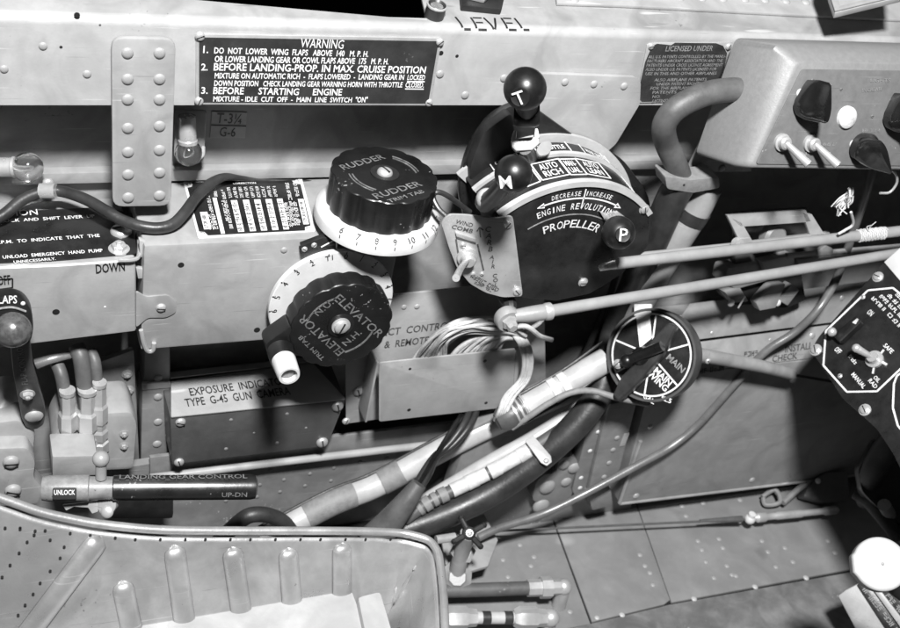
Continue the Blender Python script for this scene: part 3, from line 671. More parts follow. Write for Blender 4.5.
# legends on the curved strip
mb = MB(); ml = MB()
def cylfr(a, yy, r): 
    rad = Vector((math.cos(a), 0, math.sin(a))); tg = Vector((math.sin(a), 0, -math.cos(a)))
    return Fr(Vector((QC.x, yy, QC.y)) + rad * r, tg, (0, 1, 0))
ym0, ym1 = yf + .007, yf + .027
def pa(px, py, yy): p = PY(px, py, yy); return math.atan2(p.z - QC.y, p.x - QC.x)
ymid = (ym0 + ym1) / 2
def cell(px0, px1, py, lines, border=True, aa=None):
    a0, a1 = aa or (pa(px0, py, ymid), pa(px1, py, ymid)); am = (a0 + a1) / 2; fr = cylfr(am, ymid, QR - .0013); wv = abs(a0 - a1) * QR
    if border:
        for x in (-wv / 2, wv / 2): mb.line(fr, (x, -.0085), (x, .0085), .0008, .0002)
        for y in (-.0085, .0085): mb.line(fr, (-wv / 2, y), (wv / 2, y), .0008, .0002)
    n = len(lines)
    for i, s in enumerate(lines): mb.ctext(fr, s, (0, (n - 1) * .0036 - i * .0072), .0056 if n < 3 else .0038, min(wv * .64, len(s) * .0038), h=.0003, bold=.015, px=False)
cell(537, 562, 177, ['AUTO', 'RICH']); cell(562.5, 577.5, 175, ['MAN-', 'UAL']); cell(578, 602, 174, ['AUTO', 'LEAN']); cell(0, 0, 0, ['IDLE', 'CUT', 'OFF'], True, (aR + .20, aR - .04))
cell(522, 536, 186, [], True)
# throttle strip letters
for i, (px, s) in enumerate(((508, 'CLOSED'), (549, 'THROTTLE'), (592, 'WAR EMER'), (622, 'OPEN'))):
    yy = yf + .0385; a = pa(px, 158, yy); fr = cylfr(a, yy, QR - .0010); mb.ctext(fr, s, (0, 0), .0042, .017, bold=.02, px=False)
    for x in (-.011, .011): mb.line(fr, (x, -.005), (x, .005), .0007, .0002)
# face plate lettering on arcs
def arctext(m_, fr, s, r, a0, a1, h, bold=.01):
    bold *= .5
    n = len(s)
    for i, ch in enumerate(s):
        if ch == ' ': continue
        a = a0 + (a1 - a0) * i / (n - 1); w = abs(a1 - a0) * r / n * (.3 if ch in 'I/' else .78)
        m_.ctext(fr, ch, (QC.x + r * math.cos(a), QC.y + r * math.sin(a)), h, w, rot=a - math.pi / 2, bold=bold, px=False)
G = F.up(.0001)
def fa(px, py): u = Vector(F.uv(px, py)); return ang(u), (u - QC).length
a0, r0 = fa(538, 203); a1, _ = fa(581, 191); arctext(mb, G, 'DECREASE', QR - .0085, fa(553, 198)[0], fa(580, 192)[0], .0030, .015); arctext(mb, G, 'INCREASE', QR - .0085, fa(588, 191)[0], fa(612, 195)[0], .0030, .015)
arctext(mb, G, 'ENGINE REVOLUTIONS', QR - .0172, fa(538, 212)[0], fa(621, 206)[0], .0042, .015)
mb.arcband(G, QC, QR - .0122, QR - .0114, fa(622, 202)[0], fa(540, 206)[0], .0003, h=.0003, n=24)
for a, sg in ((fa(537, 208)[0], 1), (fa(625, 203)[0], -1)):
    rr = QR - .0118; tip = (QC.x + rr * math.cos(a), QC.y + rr * math.sin(a)); b_ = a - sg * .075
    mb.prism(G, [tip, (QC.x + (rr + .0018) * math.cos(b_), QC.y + (rr + .0018) * math.sin(b_)), (QC.x + (rr - .0018) * math.cos(b_), QC.y + (rr - .0018) * math.sin(b_))], .0003, 0, h=.0003)
mb.pline(G, [(586, 189), (581, 208)], .0007)
for k, ch in enumerate('PROPELLER'):
    a = fa(546, 229)[0] + (fa(603, 220)[0] - fa(546, 229)[0]) * k / 8; mb.ctext(G, ch, (QC.x + (QR - .0295) * math.cos(a), QC.y + (QR - .0295) * math.sin(a)), .0054, .0038, rot=a - math.pi / 2, bold=.002, px=False)
mb.obj('lettering', 'letter', t)
mb = MB(); mb.arcband(G, QC, QR - .0232, QR - .0226, fa(620, 217)[0], fa(528, 230)[0], .0003, h=.0003, n=24); mb.obj('slot_edge', 'letter_dim', t)
studs('pan', t, F, [(583, 282, 4.2), (644, 209, 4.5)], 4, 'steel')
# levers ----------------------------------------------------------
def letter_on_ball(parent, s, px, py, c, r, ht, roll, disc=True):
    p = sphere_hit(px, py, c, r); n = (p - c).normalized(); f = face_fr(p, n); f = f.moved(0, 0, 0, roll)
    b = MB(); b.ctext(f.up(-r * .012), s, (0, 0), ht * .92, None, h=.0012, bold=.004, px=False)
    if disc: d_ = MB(); d_.lathe(p - n * r * .1, n, [(0, r * .44), (r * .115, r * .44), (r * .1, r * .4), (r * .1, 0)], 28); d_.obj('inlay', 'matte', parent)
    for v in b.bm.verts: v.co += n * (.0003)
    b.obj('letter', 'letter', parent)
def lever(label, c, r, base, s, lp, lht, roll, arm_w=.0055):
    t = thing('control_lever', label, 'lever', base, 'ball-topped levers on the quadrant')
    ax = (c - base).normalized()
    b = MB(); b.ball(c, r, 40, ax); k = b.obj('ball_knob', 'gloss', t)
    letter_on_ball(k, s, lp[0], lp[1], c, r, lht, roll)
    return t, ax
c = PY(525, 88.5, -.052); r = size(c, 21.8); base = PY(531, 160, -.020)
t, ax = lever('throttle lever with black ball marked T standing above the quadrant', c, r, base, 'T', (520, 97), .0078, R(26))
mb = MB(); fr = face_fr(base, BKW * .75 + Vector((0, -.4, .0)))
mb.tube([c - ax * r * .6, c - ax * (r + .010)], .0062, 18, sm=False); mb.obj('stem', 'paint_dk', t)
kk = c - ax * (r + .014)
mb = MB(); mb.lathe(kk - RTW * .0075, RTW, [(0, .0065), (.002, .0075), (.012, .0075), (.014, .0065)], 20); mb.obj('pivot', 'worn_gloss', t)
mb = MB(); f3 = face_fr(PY(524, 143, -.036), BKW); mb.pp(f3, [(511, 139), (538, 136), (540, 143), (532, 150), (516, 151), (512, 147)], .006, .001); mb.pp(f3, [(511, 138), (514, 130), (517, 130), (516, 140)], .006, .0008); mb.pp(f3, [(534, 137), (535, 128), (538, 128), (540, 138)], .006, .0008); mb.obj('clevis', 'alu', t)
mb = MB(); mb.tube([PY(525, 148, -.036), PY(530, 158, -.022), PY(534, 166, -.012)], .004, 10); mb.obj('arm', 'paint_dk', t)
mb = MB(); f4 = face_fr(PY(546, 148, -.026), Vector((0, -.5, .9))); mb.pp(f4, [(536, 150), (541, 142), (550, 140), (553, 146), (549, 154), (540, 156)], .002, .0005, .002); mb.obj('friction_tab', 'paint', t)
c = PY(513.5, 173.5, -.092); r = size(c, 19.2); base = PY(484, 203, -.058)
t, ax = lever('mixture lever with black ball marked M at the left end of the mixture scale', c, r, base, 'M', (506.5, 181), .0075, R(10))
mb = MB(); mb.tube([c - ax * r * .5, PY(494, 196, -.068), base], lambda k: .0045 + .001 * k, 14); mb.obj('stem', 'paint_dk', t)
mb = MB(); mb.ball(PY(487, 199, -.060), .0062, 20); mb.obj('knuckle', 'tube', t)
mb = MB(); mb.tube([PY(487, 199, -.060), PY(490, 215, -.035), PY(500, 235, -.03)], .005, 12); mb.obj('arm', 'matte', t)
c = PY(618.5, 232.5, -.080); r = size(c, 17); base = PY(611, 217, yf)
t, ax = lever('propeller lever with black ball marked P in front of the black face plate', c, r, base, 'P', (623, 234.5), .0078, R(-4))
mb = MB(); mb.tube([c, PY(612, 220, yf - .006), base], .004, 12); mb.obj('stem', 'steel', t)
mb = MB(); Fp = wall(yf - .0025); mb.pp(Fp, [(600, 212), (607, 214.5), (618, 212), (626, 218), (616, 224), (606, 222)], .002, .0004); mb.obj('pointer', 'alu', t)

# coolant switch plate at the left of the quadrant
pr_ = PY(517, 258, yf - .006)
F = Fr(pr_, Vector((.985, -.17, 0)), (0, 0, 1))
t = thing('switch_plate', 'bare metal switch plate with stencilled lettering and a long toggle, left of the quadrant', 'switch plate', pr_); SW = t
mb = MB(); mb.pp(F, rounded([(441, 222), (449, 214.5), (466, 215), (495, 218.5), (513, 216), (523, 296.5), (503, 297.5), (486, 293), (470, 284), (457, 268), (449, 248)], 4, 3), .0016, .0004); mb.obj('plate', 'alu', t)
studs('pan', t, F, [(508, 224), (517, 291)], 4.2, 'steel')
mb = MB(); G = F.up(.0001)
mb.text(G, 'WIND', (455, 223), (472, 227), .0026, bold=.015); mb.text(G, 'COMB', (451, 228), (472, 233), .0026, bold=.015)
for i, ch in enumerate('CARB'): mb.ctext(G, ch, (488 + i * .9, 229 + i * 6.6), .0034, rot=R(0), bold=.02)
for i, ch in enumerate('AIR COLD'):
    if ch != ' ': mb.ctext(G, ch, (492 + i * .7, 257 + i * 4.6), .0026, bold=.02)
mb.scribble(G, (470, 277), (496, 291), .0028); mb.scribble(G, (474, 283), (493, 293), .0022)
mb.pline(G, [(480.5, 237), (479.5, 228)], .0007); mb.pline(G, [(477, 231), (479.5, 227), (483, 230)], .0007); mb.pline(G, [(477.5, 244), (483.5, 270)], .0009); mb.pline(G, [(456, 239), (459.5, 262)], .0009)
mb.obj('lettering', 'ink_soft', t)
mb = MB(); p = F.pt(467, 256); mb.pp(F, [(455, 231), (475, 237), (476, 241), (456, 235)], .002, .0004, h=.002); mb.lathe(p, F.n, [(0, .0062), (.002, .006), (.0025, .0045), (.006, .0042), (.007, .003)], 18); mb.obj('bushing', 'steel', t)
mb = MB(); d1 = (PY(456, 278, yf - .045) - p); mb.tube([p + F.n * .003, p + d1 * .55, p + d1], lambda k: .0015 + .0006 * k, 12); mb.obj('toggle', 'steel', t)
studs('pan', t, F, [(463, 245, 3), (473, 274, 2.5), (482, 274, 2)], 3, 'steel')
# black loop bracket behind the switch plate
t = tag(MB().tube([PY(470, 212, -.035), PY(448, 196, -.035), PY(437, 192, -.035), PY(433, 197, -.035), PY(438, 208, -.04), PY(446, 216, -.045)], .0016, 10).obj('wire_loop', 'rubber'), 'black bent wire loop between the rudder dial and the switch plate', 'wire')

# ================================================================== EXPOSURE INDICATOR BOX
yE = -.006; F = wall(yE); Ze = F.pt(180, 416).z
t = thing('exposure_indicator_box', 'low dark grey box lettered EXPOSURE INDICATOR TYPE G-45 GUN CAMERA', 'instrument box', F.pt(250, 455))
mb = MB(); mb.pp(F, [(170, 417.5), (346, 400), (330, 440), (324, 447), (172, 465)], SK - yE - .002, .0012); mb.obj('housing', 'paint_dk', t)
TF = Fr(F.pt(180, 416) + Vector((0, 0, .0012)), F.pt(345, 399.5) - F.pt(180, 416), (0, .9, .12))
mb = MB(); mb.pp(TF, [(171, 417), (346, 399), (312, 362), (171, 381)], .0012, .0003, .001); mb.obj('label_plate', 'paint_lt', t)
mb = MB(); mb.pp(TF, [(170, 380), (318, 363), (318, 358), (170, 374)], .001, .0003, h=.002); mb.obj('back_lip', 'paint', t)
mb = MB(); G = TF.up(.0001); mb.text(G, 'EXPOSURE  INDICATOR', (190.5, 396), (288, 384), .0062, bold=.01); mb.text(G, 'TYPE  G-45  GUN  CAMERA', (186, 407), (291, 394.5), .0064, bold=.01); mb.obj('lettering', 'ink', t)
studs('screw', t, F, [(180.5, 422, 5.2), (337.5, 406, 6), (322, 442, 6), (179, 462, 5)], 5.5, 'alu')
studs('rivet', t, F, [(231, 420, 2), (226, 449, 2), (287, 414, 2), (277, 443, 2), (306, 428, 1.4), (254, 433, 1.2)], 2, 'paint_mid')

# ================================================================== SELECT CONTROL HOLDER + CORD
F = wall(-.006)
t = thing('cord_holder', 'pale grey wall pocket plate under the lettering SELECT CONTROL and REMOTE', 'holder', F.pt(440, 420))
mb = MB(); mb.pp(F, [(345, 300), (544, 280), (546, 384), (530, 398), (346, 424)], .0018, .0005); mb.obj('back_plate', 'paint_lt', t)
Fp = wall(-.022)
mb = MB(); mb.pp(Fp, [(379, 363), (516, 349), (512, 407), (379, 422)], .0014, .0006, .002); mb.box(Fr(Fp.pt(379, 363), (0, 1, 0), (0, 0, 1)), 0, .016, Fp.pt(379, 421).z - Fp.pt(379, 363).z, 0, .0014, .0003)
mb.pp(wall(-.0215), [(516, 349), (526, 343), (523, 402), (512, 407)], .0014, .0004); mb.obj('pocket', 'paint_lt', t)
studs('hole', t, Fp, [(485, 361, 2), (486, 403, 1.8), (409, 410, 2), (410, 369, 1.6)], 2, 'ink')
mb = MB(); G = F.up(.0001); mb.text(G, 'SELECT  CONTROL', (368, 337.5), (452, 328), .0058, bold=.01); mb.text(G, '&  REMOTE', (384, 348), (428, 343), .0058, bold=.01); mb.obj('lettering', 'ink_soft', t)
studs('screw', t, F, [(358, 391)], 5.5, 'paint_lt'); studs('rivet', t, F, [(404, 307), (417, 306.5)], 3, 'paint_lt')
studs('screw', t, wall(-.006), [(346, 421, 4)], 4, 'alu')
t = thing('cord_coil', 'hank of white cotton cord tucked into the wall pocket', 'cord', PY(470, 345, -.016))
for i in range(30):
    k = i / 29; j_ = lambda q=2.2: random.uniform(-q, q)
    yy = -.012 - .014 * random.random()
    P = [PY(408 + 34 * k + j_(), 376 - 4 * k, -.0165), PY(412 + 33 * k, 362 - 4 * k, -.0175), PY(424 + 22 * k + j_(), 346 - 2 * k + j_(), yy - .002), PY(442 + 14 * k + j_(), 329 + 6 * k + j_(), yy - .004), PY(464 + 8 * k, 321 + 11 * k + j_(), yy - .005), PY(490 + j_(), 318 + 15 * k + j_(), yy - .003), PY(512, 322 + 12 * k + j_(), yy), PY(526, 332 + 7 * k, yy)]
    mb = MB(); mb.tube(P, .0010 + .0004 * random.random(), 8); mb.obj('strand', 'cord', t)
for i in range(16):
    k = i / 15
    P = [PY(446 + 52 * k, 364 - 4 * k, -.014), PY(462 + 36 * k + random.uniform(-2, 2), 347 + random.uniform(-2, 2), -.019), PY(482 + 24 * k, 335 + 4 * k, -.021 + random.uniform(-.003, .003)), PY(511 + 8 * k, 333 + 6 * k, -.016)]
    mb = MB(); mb.tube(P, .0014 + .0003 * random.random(), 8); mb.obj('strand', 'cord', t)
for dx in (0, 2.2, 4.6, 7, 9.5):
    P = [PY(512 + dx * .6, 332, -.02), PY(520 + dx * .9, 345, -.027), PY(524 + dx * .9 + random.uniform(-2, 2), 362, -.03 - .002 * random.random()), PY(520 + dx * .8, 380, -.031), PY(507 + dx * .8 + random.uniform(-2, 2), 396, -.034 - .002 * random.random()), PY(499 + dx * .8, 412, -.040), PY(495 + dx, 420, -.036)]
    mb = MB(); mb.tube(P, .0014, 8); mb.obj('strand', 'cord', t)
mb = MB(); mb.tube([PY(505, 330, -.022), PY(525, 326, -.03), PY(540, 336, -.03), PY(552, 340, -.03)], .0017, 8); mb.tube([PY(520, 334, -.022), PY(538, 324, -.03), PY(545, 314, -.03), PY(534, 318, -.03)], .0015, 8); mb.obj('loose_end', 'cord', t)

# ================================================================== SWITCH BOX (top right)
n = Vector((0, -.937, .35)).normalized()
o = PY(777, 115, -.066); F = Fr(o, (1, 0, 0), n.cross(Vector((1, 0, 0))))
t = thing('switch_box', 'large grey wrinkle-painted switch box at top right with pointer knobs and toggles', 'switch box', PY(760, 170, -.03))
wv = -n
front = rounded([F.uv(*p) for p in ((796, 60), (1000, 64), (1000, 171), (748, 168.5))], .004)
back = rounded([F.uv(*p) for p in ((786, 46), (1005, 52), (1005, 174), (742, 170))], .004)
b = bmesh.new(); N = len(front)
def ringv(poly, h, grow=1.0):
    cx = sum(p[0] for p in poly) / N; cy = sum(p[1] for p in poly) / N
    return [b.verts.new(F.at(cx + (p[0] - cx) * grow, cy + (p[1] - cy) * grow, h)) for p in poly]
if sum(front[i - 1][0] * front[i][1] - front[i][0] * front[i - 1][1] for i in range(N)) < 0: front.reverse(); back.reverse()
rs = [ringv(front, 0, .965), ringv(front, -.001, .99), ringv([lerp2(p, q, .3) for p, q in zip(front, back)], -.004, 1.0), ringv(back, -.010), ringv(back, -.047), ringv(back, -.047, .9)]
b.faces.new(rs[0])
for r0_, r1_ in zip(rs, rs[1:]):
    for i in range(N): b.faces.new((r0_[i - 1], r1_[i - 1], r1_[i], r0_[i]))
b.faces.new(list(reversed(rs[-1])))
mb = MB(); mb._merge(b); mb.obj('housing', 'crackle', t, sharp=50)
P = F.up(.0008)
mb = MB(); mb.pp(P, [(802, 69), (1000, 72), (1000, 167), (756, 164)], .0012, .0003, .002); mb.obj('panel', 'panelgrey', t)
def pointer_knob(px, py, tipx, tipy, hh, rr):
    p = P.pt(px, py); up_ = (P.pt(tipx, tipy) - p).normalized(); sd = P.n.cross(up_); nn_ = 40
    b = MB(); b.lathe(p, P.n, [(0, rr * .8), (.002, rr * .8), (.003, rr * .7)], 24)
    def ring(h, wx, ly, back):                       # pear-shaped section: round at the back, pointed at the tip
        o_ = []
        for k in range(nn_):
            a = 2 * math.pi * k / nn_; x = math.sin(a) * rr * wx; y = math.cos(a)
            y = y * rr * (ly if y > 0 else back); x *= (1 - .55 * max(0, math.cos(a))) if y > 0 else 1
            o_.append(b.bm.verts.new(p + P.n * h + sd * x + up_ * y))
        return o_
    rs = [ring(.0015, .95, 1.5, .95), ring(hh * .30, .98, 1.55, 1.0), ring(hh * .42, .80, 1.6, 1.0), ring(hh * .55, .42, 1.62, 1.0), ring(hh * .92, .30, 1.58, .95), ring(hh, .22, 1.45, .85)]
    for A_, B_ in zip(rs, rs[1:]):
        for k in range(nn_): b.bm.faces.new((A_[k - 1], A_[k], B_[k], B_[k - 1]))
    b.bm.faces.new(rs[-1])
    k = b.obj('pointer_knob', mat('glossy_knob', .01, .2, var=.3, bump=.03, spec=.9), t, sharp=50)
pointer_knob(804, 103, 806, 82, .021, .0090); pointer_knob(860, 147, 869, 172, .021, .0094); pointer_knob(893, 115, 893, 92, .021, .0092)
for px, py in ((781, 142), (810, 143)):
    p = P.pt(px, py); b = MB(); b.lathe(p, P.n, [(0, .0052), (.0018, .0052), (.002, .0040), (.005, .0038), (.006, .0028), (.006, 0)], 20); sw = b.obj('toggle_switch', 'alu', t)
    q = P.pt(px + 9.5, py + 17, .016); b = MB(); b.tube([p + P.n * .005, p.lerp(q, .6) + P.n * .002, q], lambda k: .0019 + .0007 * k, 12); b.obj('lever', 'alu', sw)
p = P.pt(846, 117); mb = MB(); mb.lathe(p, P.n, [(0, .0068), (.002, .0064), (.0034, .0045), (.0036, 0)], 24); mb.obj('button', 'cloth', t)
for px, py in ((800, 93), (853, 144), (893, 101)):
    mb = MB(); mb.lathe(P.pt(px, py), P.n, [(0, .0026), (.0008, .0024), (.001, 0)], 16); mb.obj('index_dot', 'white', t)
mb = MB(); G = P.up(.0002); mb.text(G, 'INCREASE', (862, 92), (882, 90.5), .0022); mb.text(G, 'OFF', (824, 87), (832, 87), .0022); mb.scribble(G, (822, 146), (836, 146), .002); mb.scribble(G, (862, 132), (880, 132), .002); mb.text(G, 'ON', (793, 155), (806, 155.5), .0022, bold=.02); mb.text(G, 'LIGHTS', (870, 82), (890, 82), .002); mb.obj('lettering', 'letter_dim', t)
studs('pan', t, P, [(812, 80, 2), (841, 89, 1.6), (872, 116, 1.8)], 2, 'panelgrey')
mb = MB(); mb.pline(wall(-.0021), [(730, 67), (738, 77)], .0015, .002)
mb.obj('slot', 'ink', t)
# mounting bracket under the box
F = wall(-.022)
t = thing('box_bracket', 'triangular riveted bracket plate under the left end of the switch box', 'bracket', F.pt(705, 160))
mb = MB(); mb.pp(F, [(686, 172), (706, 132), (745, 140), (752, 172)], .002, .0006, .002); mb.obj('plate', 'paint_mid', t); studs('rivet', t, F, [(699, 168, 5), (707, 152, 5), (722, 168, 4)], 5, 'paint')
# thin wire ring and frayed tag below the box
t = tag(MB().tube([PY(882, 168, -.07), PY(894, 172, -.07), PY(897, 182, -.07), PY(890, 192, -.07), PY(880, 193, -.07)], .0008, 8).obj('wire_ring', 'alu'), 'thin bright wire ring hanging under the right end of the switch box', 'wire')
t = thing('frayed_tag', 'crumpled white frayed tag dangling under the switch box', 'tag', PY(849, 200, -.03))
mb = MB()
for k in range(16):                                  # curled shreds of a torn tag
    x, y = 850 + random.gauss(0, 2), 190 + random.uniform(-4, 6); p = PY(x, y, -.062 + random.gauss(0, .0015))
    mb.tube([p, p + Vector((random.gauss(0, .0016), random.gauss(0, .0014), -.004)), p + Vector((random.gauss(-.001, .0022), random.gauss(0, .0016), -.009)), p + Vector((random.gauss(-.001, .003), random.gauss(0, .002), -.013 - random.random() * .003))], lambda q: .0007 - .0003 * q, 6, res=5)
mb.obj('paper', 'cloth', t)
mb = MB(); mb.tube([PY(851, 212, -.062), PY(853, 224, -.06), PY(845, 230, -.06), PY(838, 234, -.06)], .0009, 6); mb.obj('string', 'cord', t)
t = thing('frayed_lagging', 'pale frayed string wrapped round the upper push rod at the right', 'string', PY(872, 232, -.05))
ra, rb = PY(612, 264, -.060), PY(935, 227, -.054); mb = MB(); hx_ = []; rd_ = (rb - ra).normalized(); e1 = rd_.orthogonal().normalized(); e2 = rd_.cross(e1)
for k in range(120):                                 # cord wound round the rod, with a few loose ends
    f_ = .735 + .09 * k / 119; a_ = k * .75; hx_.append(ra.lerp(rb, f_) + (e1 * math.cos(a_) + e2 * math.sin(a_)) * (.0039 + .0003 * random.random()))
mb.tube(hx_, .0005, 6, sm=False)
for k in range(7):
    p = random.choice(hx_) + BKW * .001; mb.tube([p, p + UPW * .003 + RTW * random.gauss(0, .003), p + UPW * random.uniform(.003, .008) + RTW * random.gauss(.002, .004) + BKW * .002], .00028, 5, res=5)
mb.obj('fibres', 'cloth', t)

# ================================================================== CONDUIT AND TUBE BUNDLE
t = thing('rubber_conduit', 'fat grey rubber conduit bending out of the switch box and down the wall', 'conduit', PY(690, 180, -.02))
mb = MB(); mb.tube([PY(760, 91, -.034), PY(742, 90, -.034), PY(728, 90, -.034), PY(708, 93, -.035), PY(688, 101, -.036), PY(672, 112, -.036), PY(664, 126, -.034), PY(666, 142, -.03), PY(674, 160, -.032), PY(680, 176, -.03), PY(681, 186, -.03)], .0072, 20); mb.obj('sleeve', 'hose', t)
mb = MB(); mb.tube([PY(680, 184, -.030), PY(672, 198, -.030), PY(650, 248, -.024), PY(632, 290, -.012), PY(616, 330, -.006), PY(607, 365, -.024), PY(598, 395, -.036), PY(574, 427, -.044), PY(534, 463, -.048), PY(492, 492, -.050), PY(440, 517, -.052), PY(360, 544, -.05), PY(320, 560, -.06)], .0100, 20); mb.obj('lower_hose', 'rubber', t)
mb = MB(); mb.pp(wall(-.040), rounded([(665, 176), (690, 180), (719, 177), (720, 188), (693, 193), (667, 189)], 3, 3), .014, .001); mb.obj('clamp', 'tape', t)
studs('hole', t, wall(-.040), [(684, 185, 1.3)], 1.3, 'ink')
t = thing('vertical_tube', 'pale painted tube with a dark band running down behind the push rods', 'tube', PY(660, 260, .01))
mb = MB(); mb.tube([PY(706, 186, -.028), PY(692, 214, -.028), PY(662, 262, -.024), PY(640, 300, -.016), PY(616, 345, .0)], .0105, 20); mb.obj('pipe', 'paint', t)
mb = MB(); mb.tube([PY(695, 209, -.028), PY(689, 219, -.0278)], .0111, 20, sm=False); mb.obj('band', 'rubber', t)
t = thing('fat_pale_tube', 'fat pale tube with grey tape bands running up from behind the seat rim', 'tube', PY(400, 480, 0))
A = [PY(262, 540, -.028), PY(330, 504, -.022), PY(375, 486, -.018), PY(430, 456, -.016), PY(480, 430, -.016), PY(530, 408, -.014), PY(580, 385, -.012), PY(610, 362, -.008)]
mb = MB(); mb.tube(A, .0088, 22); mb.obj('pipe', 'tube', t)
for a, b_, m_, rr in ((.10, .215, 'tape', .0094), (.305, .37, 'tape', .0096)):
    S = smooth(A, 8); k0, k1 = int(a * (len(S) - 1)), int(b_ * (len(S) - 1)); mb = MB(); mb.tube(S[k0:k1 + 1], rr, 22, sm=False); mb.obj('tape_band', m_, t)
off = UPW * .009 - RTW * .002
mb = MB(); mb.tube([p + off + BKW * .002 for p in A[:6]], .0013, 8); mb.obj('wire', 'rubber', t)
t = thing('tube_coupling', 'pale clamped coupling sleeve with a rounded dark end cap above the tube bundle', 'coupling', PY(545, 395, -.02))
c0, c1 = PY(505, 418, -.038), PY(606, 360, -.03); ax = (c1 - c0).normalized(); Lc = (c1 - c0).length
mb = MB(); mb.lathe(c0, ax, [(.012, .0082), (.014, .0088), (Lc, .0088), (Lc, .002)], 28); mb.obj('sleeve', 'tube', t)
mb = MB(); mb.lathe(c0, ax, [(-.007, .002), (-.006, .006), (-.002, .0088), (.004, .0094), (.014, .0092), (.014, .002)], 28); mb.obj('end_cap', 'hose', t)
for h_ in (.006, .010, .0145): mb = MB(); mb.lathe(c0, ax, [(h_, .009), (h_ + .0004, .0099), (h_ + .0018, .0099), (h_ + .0022, .009)], 28); mb.obj('clamp_ring', 'alu', t)
for h_ in (.036, .044): mb = MB(); mb.lathe(c0, ax, [(h_, .0085), (h_ + .0004, .0096), (h_ + .0055, .0096), (h_ + .006, .0085)], 28); mb.obj('band', 'white', t)
for s_ in (1, -1): mb = MB(); o_ = (UPW * .0088 * s_ - RTW * .003 * s_) + BKW * .003; mb.tube([c0 + ax * .01 + o_, c0 + ax * .05 + o_, c1 + o_ + UPW * .004], .0011, 8); mb.obj('wire', 'rubber', t)
t = thing('small_pale_tube', 'slim pale tube lying along the dark hose under the coupling', 'tube', PY(480, 470, -.02))
mb = MB(); mb.tube([PY(350, 552, -.045), PY(392, 522, -.036), PY(440, 492, -.034), PY(490, 462, -.034), PY(530, 440, -.034), PY(570, 415, -.03), PY(592, 398, -.028)], .0054, 16); mb.obj('pipe', 'tube', t)
t = thing('wrapped_cable', 'cable bound with pale cloth wraps lying on the dark hose', 'cable', PY(470, 480, -.03))
Wp = [PY(404, 520, -.052), PY(430, 502, -.049), PY(464, 485, -.046), PY(500, 467, -.045), PY(536, 446, -.044), PY(560, 430, -.040)]
mb = MB(); mb.tube(Wp, .0046, 14); mb.obj('core', 'hose', t)
S = smooth(Wp, 14)
for i, (a, b_) in enumerate([(.12, .15), (.17, .20), (.22, .25), (.27, .30), (.34, .42), (.42, .475), (.48, .54), (.545, .60), (.61, .70), (.705, .76)]):
    k0, k1 = int(a * (len(S) - 1)), int(b_ * (len(S) - 1)); mb = MB(); mb.tube(S[k0:k1 + 1], .0052 + .0004 * (i % 2), 14, sm=False); mb.obj('cloth_wrap', 'tape' if i < 4 else 'cloth', t)
mb = MB(); ctr = PY(541, 452, -.03)
t = thing('tube_strap', 'pale metal strap clamping the hoses together beside the riveted fitting', 'strap', ctr)
F = face_fr(PY(540, 452, -.052), BKW * .9 + UPW * .3); mb.pp(F, [(525, 441), (533, 435), (551, 456), (552, 462), (547, 466), (541, 463)], .0025, .0006, .0006); mb.obj('band', 'paint_lt', t); studs('screw', t, F, [(546, 461)], 2.6, 'alu')
t = thing('twin_wires', 'pair of black insulated wires dropping from the pocket into a taped boot', 'wires', PY(430, 460, -.03))
for dx, bo in ((0, 0), (7, .002)):
    mb = MB(); mb.tube([PY(472 + dx, 402, -.008), PY(465 + dx, 422, -.030), PY(449 + dx * .8, 444, -.040), PY(434 + dx * .4, 457, -.043), PY(422 + dx, 474, -.046), PY(409 + dx, 497, -.050)], .0024, 12); mb.obj('wire', 'rubber', t)
mb = MB(); mb.tube([PY(466, 408, -.01), PY(452, 430, -.036), PY(437, 454, -.044), PY(420, 480, -.048), PY(405, 500, -.052)], .0019, 10); mb.obj('wire', 'worn_gloss', t)
mb = MB(); mb.tube([PY(419, 484, -.054), PY(406, 502, -.058), PY(390, 522, -.060), PY(372, 542, -.062)], lambda k: .0055 + .006 * k, 16); mb.obj('boot', 'hose', t)
t = tag(MB().tube([PY(512, 428, -.044), PY(530, 416, -.047), PY(548, 404, -.048), PY(570, 393, -.050), PY(592, 391, -.052), PY(618, 398, -.06), PY(648, 404, -.06)], .0022, 12).obj('short_lead', 'tape'), 'short grey lead running from the coupling towards the selector wheel', 'cable')
t = tag(MB().tube([PY(548, 318, -.01), PY(570, 340, .0), PY(585, 335, .0), PY(600, 300, .01)], .0018, 10).obj('thin_lead', 'rubber'), 'thin dark lead under the lower push rod near its clevis', 'cable') if False else None
mb = MB(); mb.tube([PY(572, 368, .02), PY(586, 352, .018), PY(600, 318, .016), PY(612, 290, .016), PY(622, 250, .016)], .0026, 10); tag(mb.obj('thin_pipe', 'rubber'), 'thin dark pipe rising beside the rubber conduit behind the push rods', 'pipe')
mb = MB(); mb.tube([PY(215, 545, -.045), PY(238, 523, -.045), PY(252, 515, -.045), PY(270, 516, -.045), PY(285, 524, -.045), PY(296, 540, -.05)], .0052, 16); tag(mb.obj('hose_bend', 'rubber'), 'bend of dark rubber hose rising just behind the seat rim', 'hose')

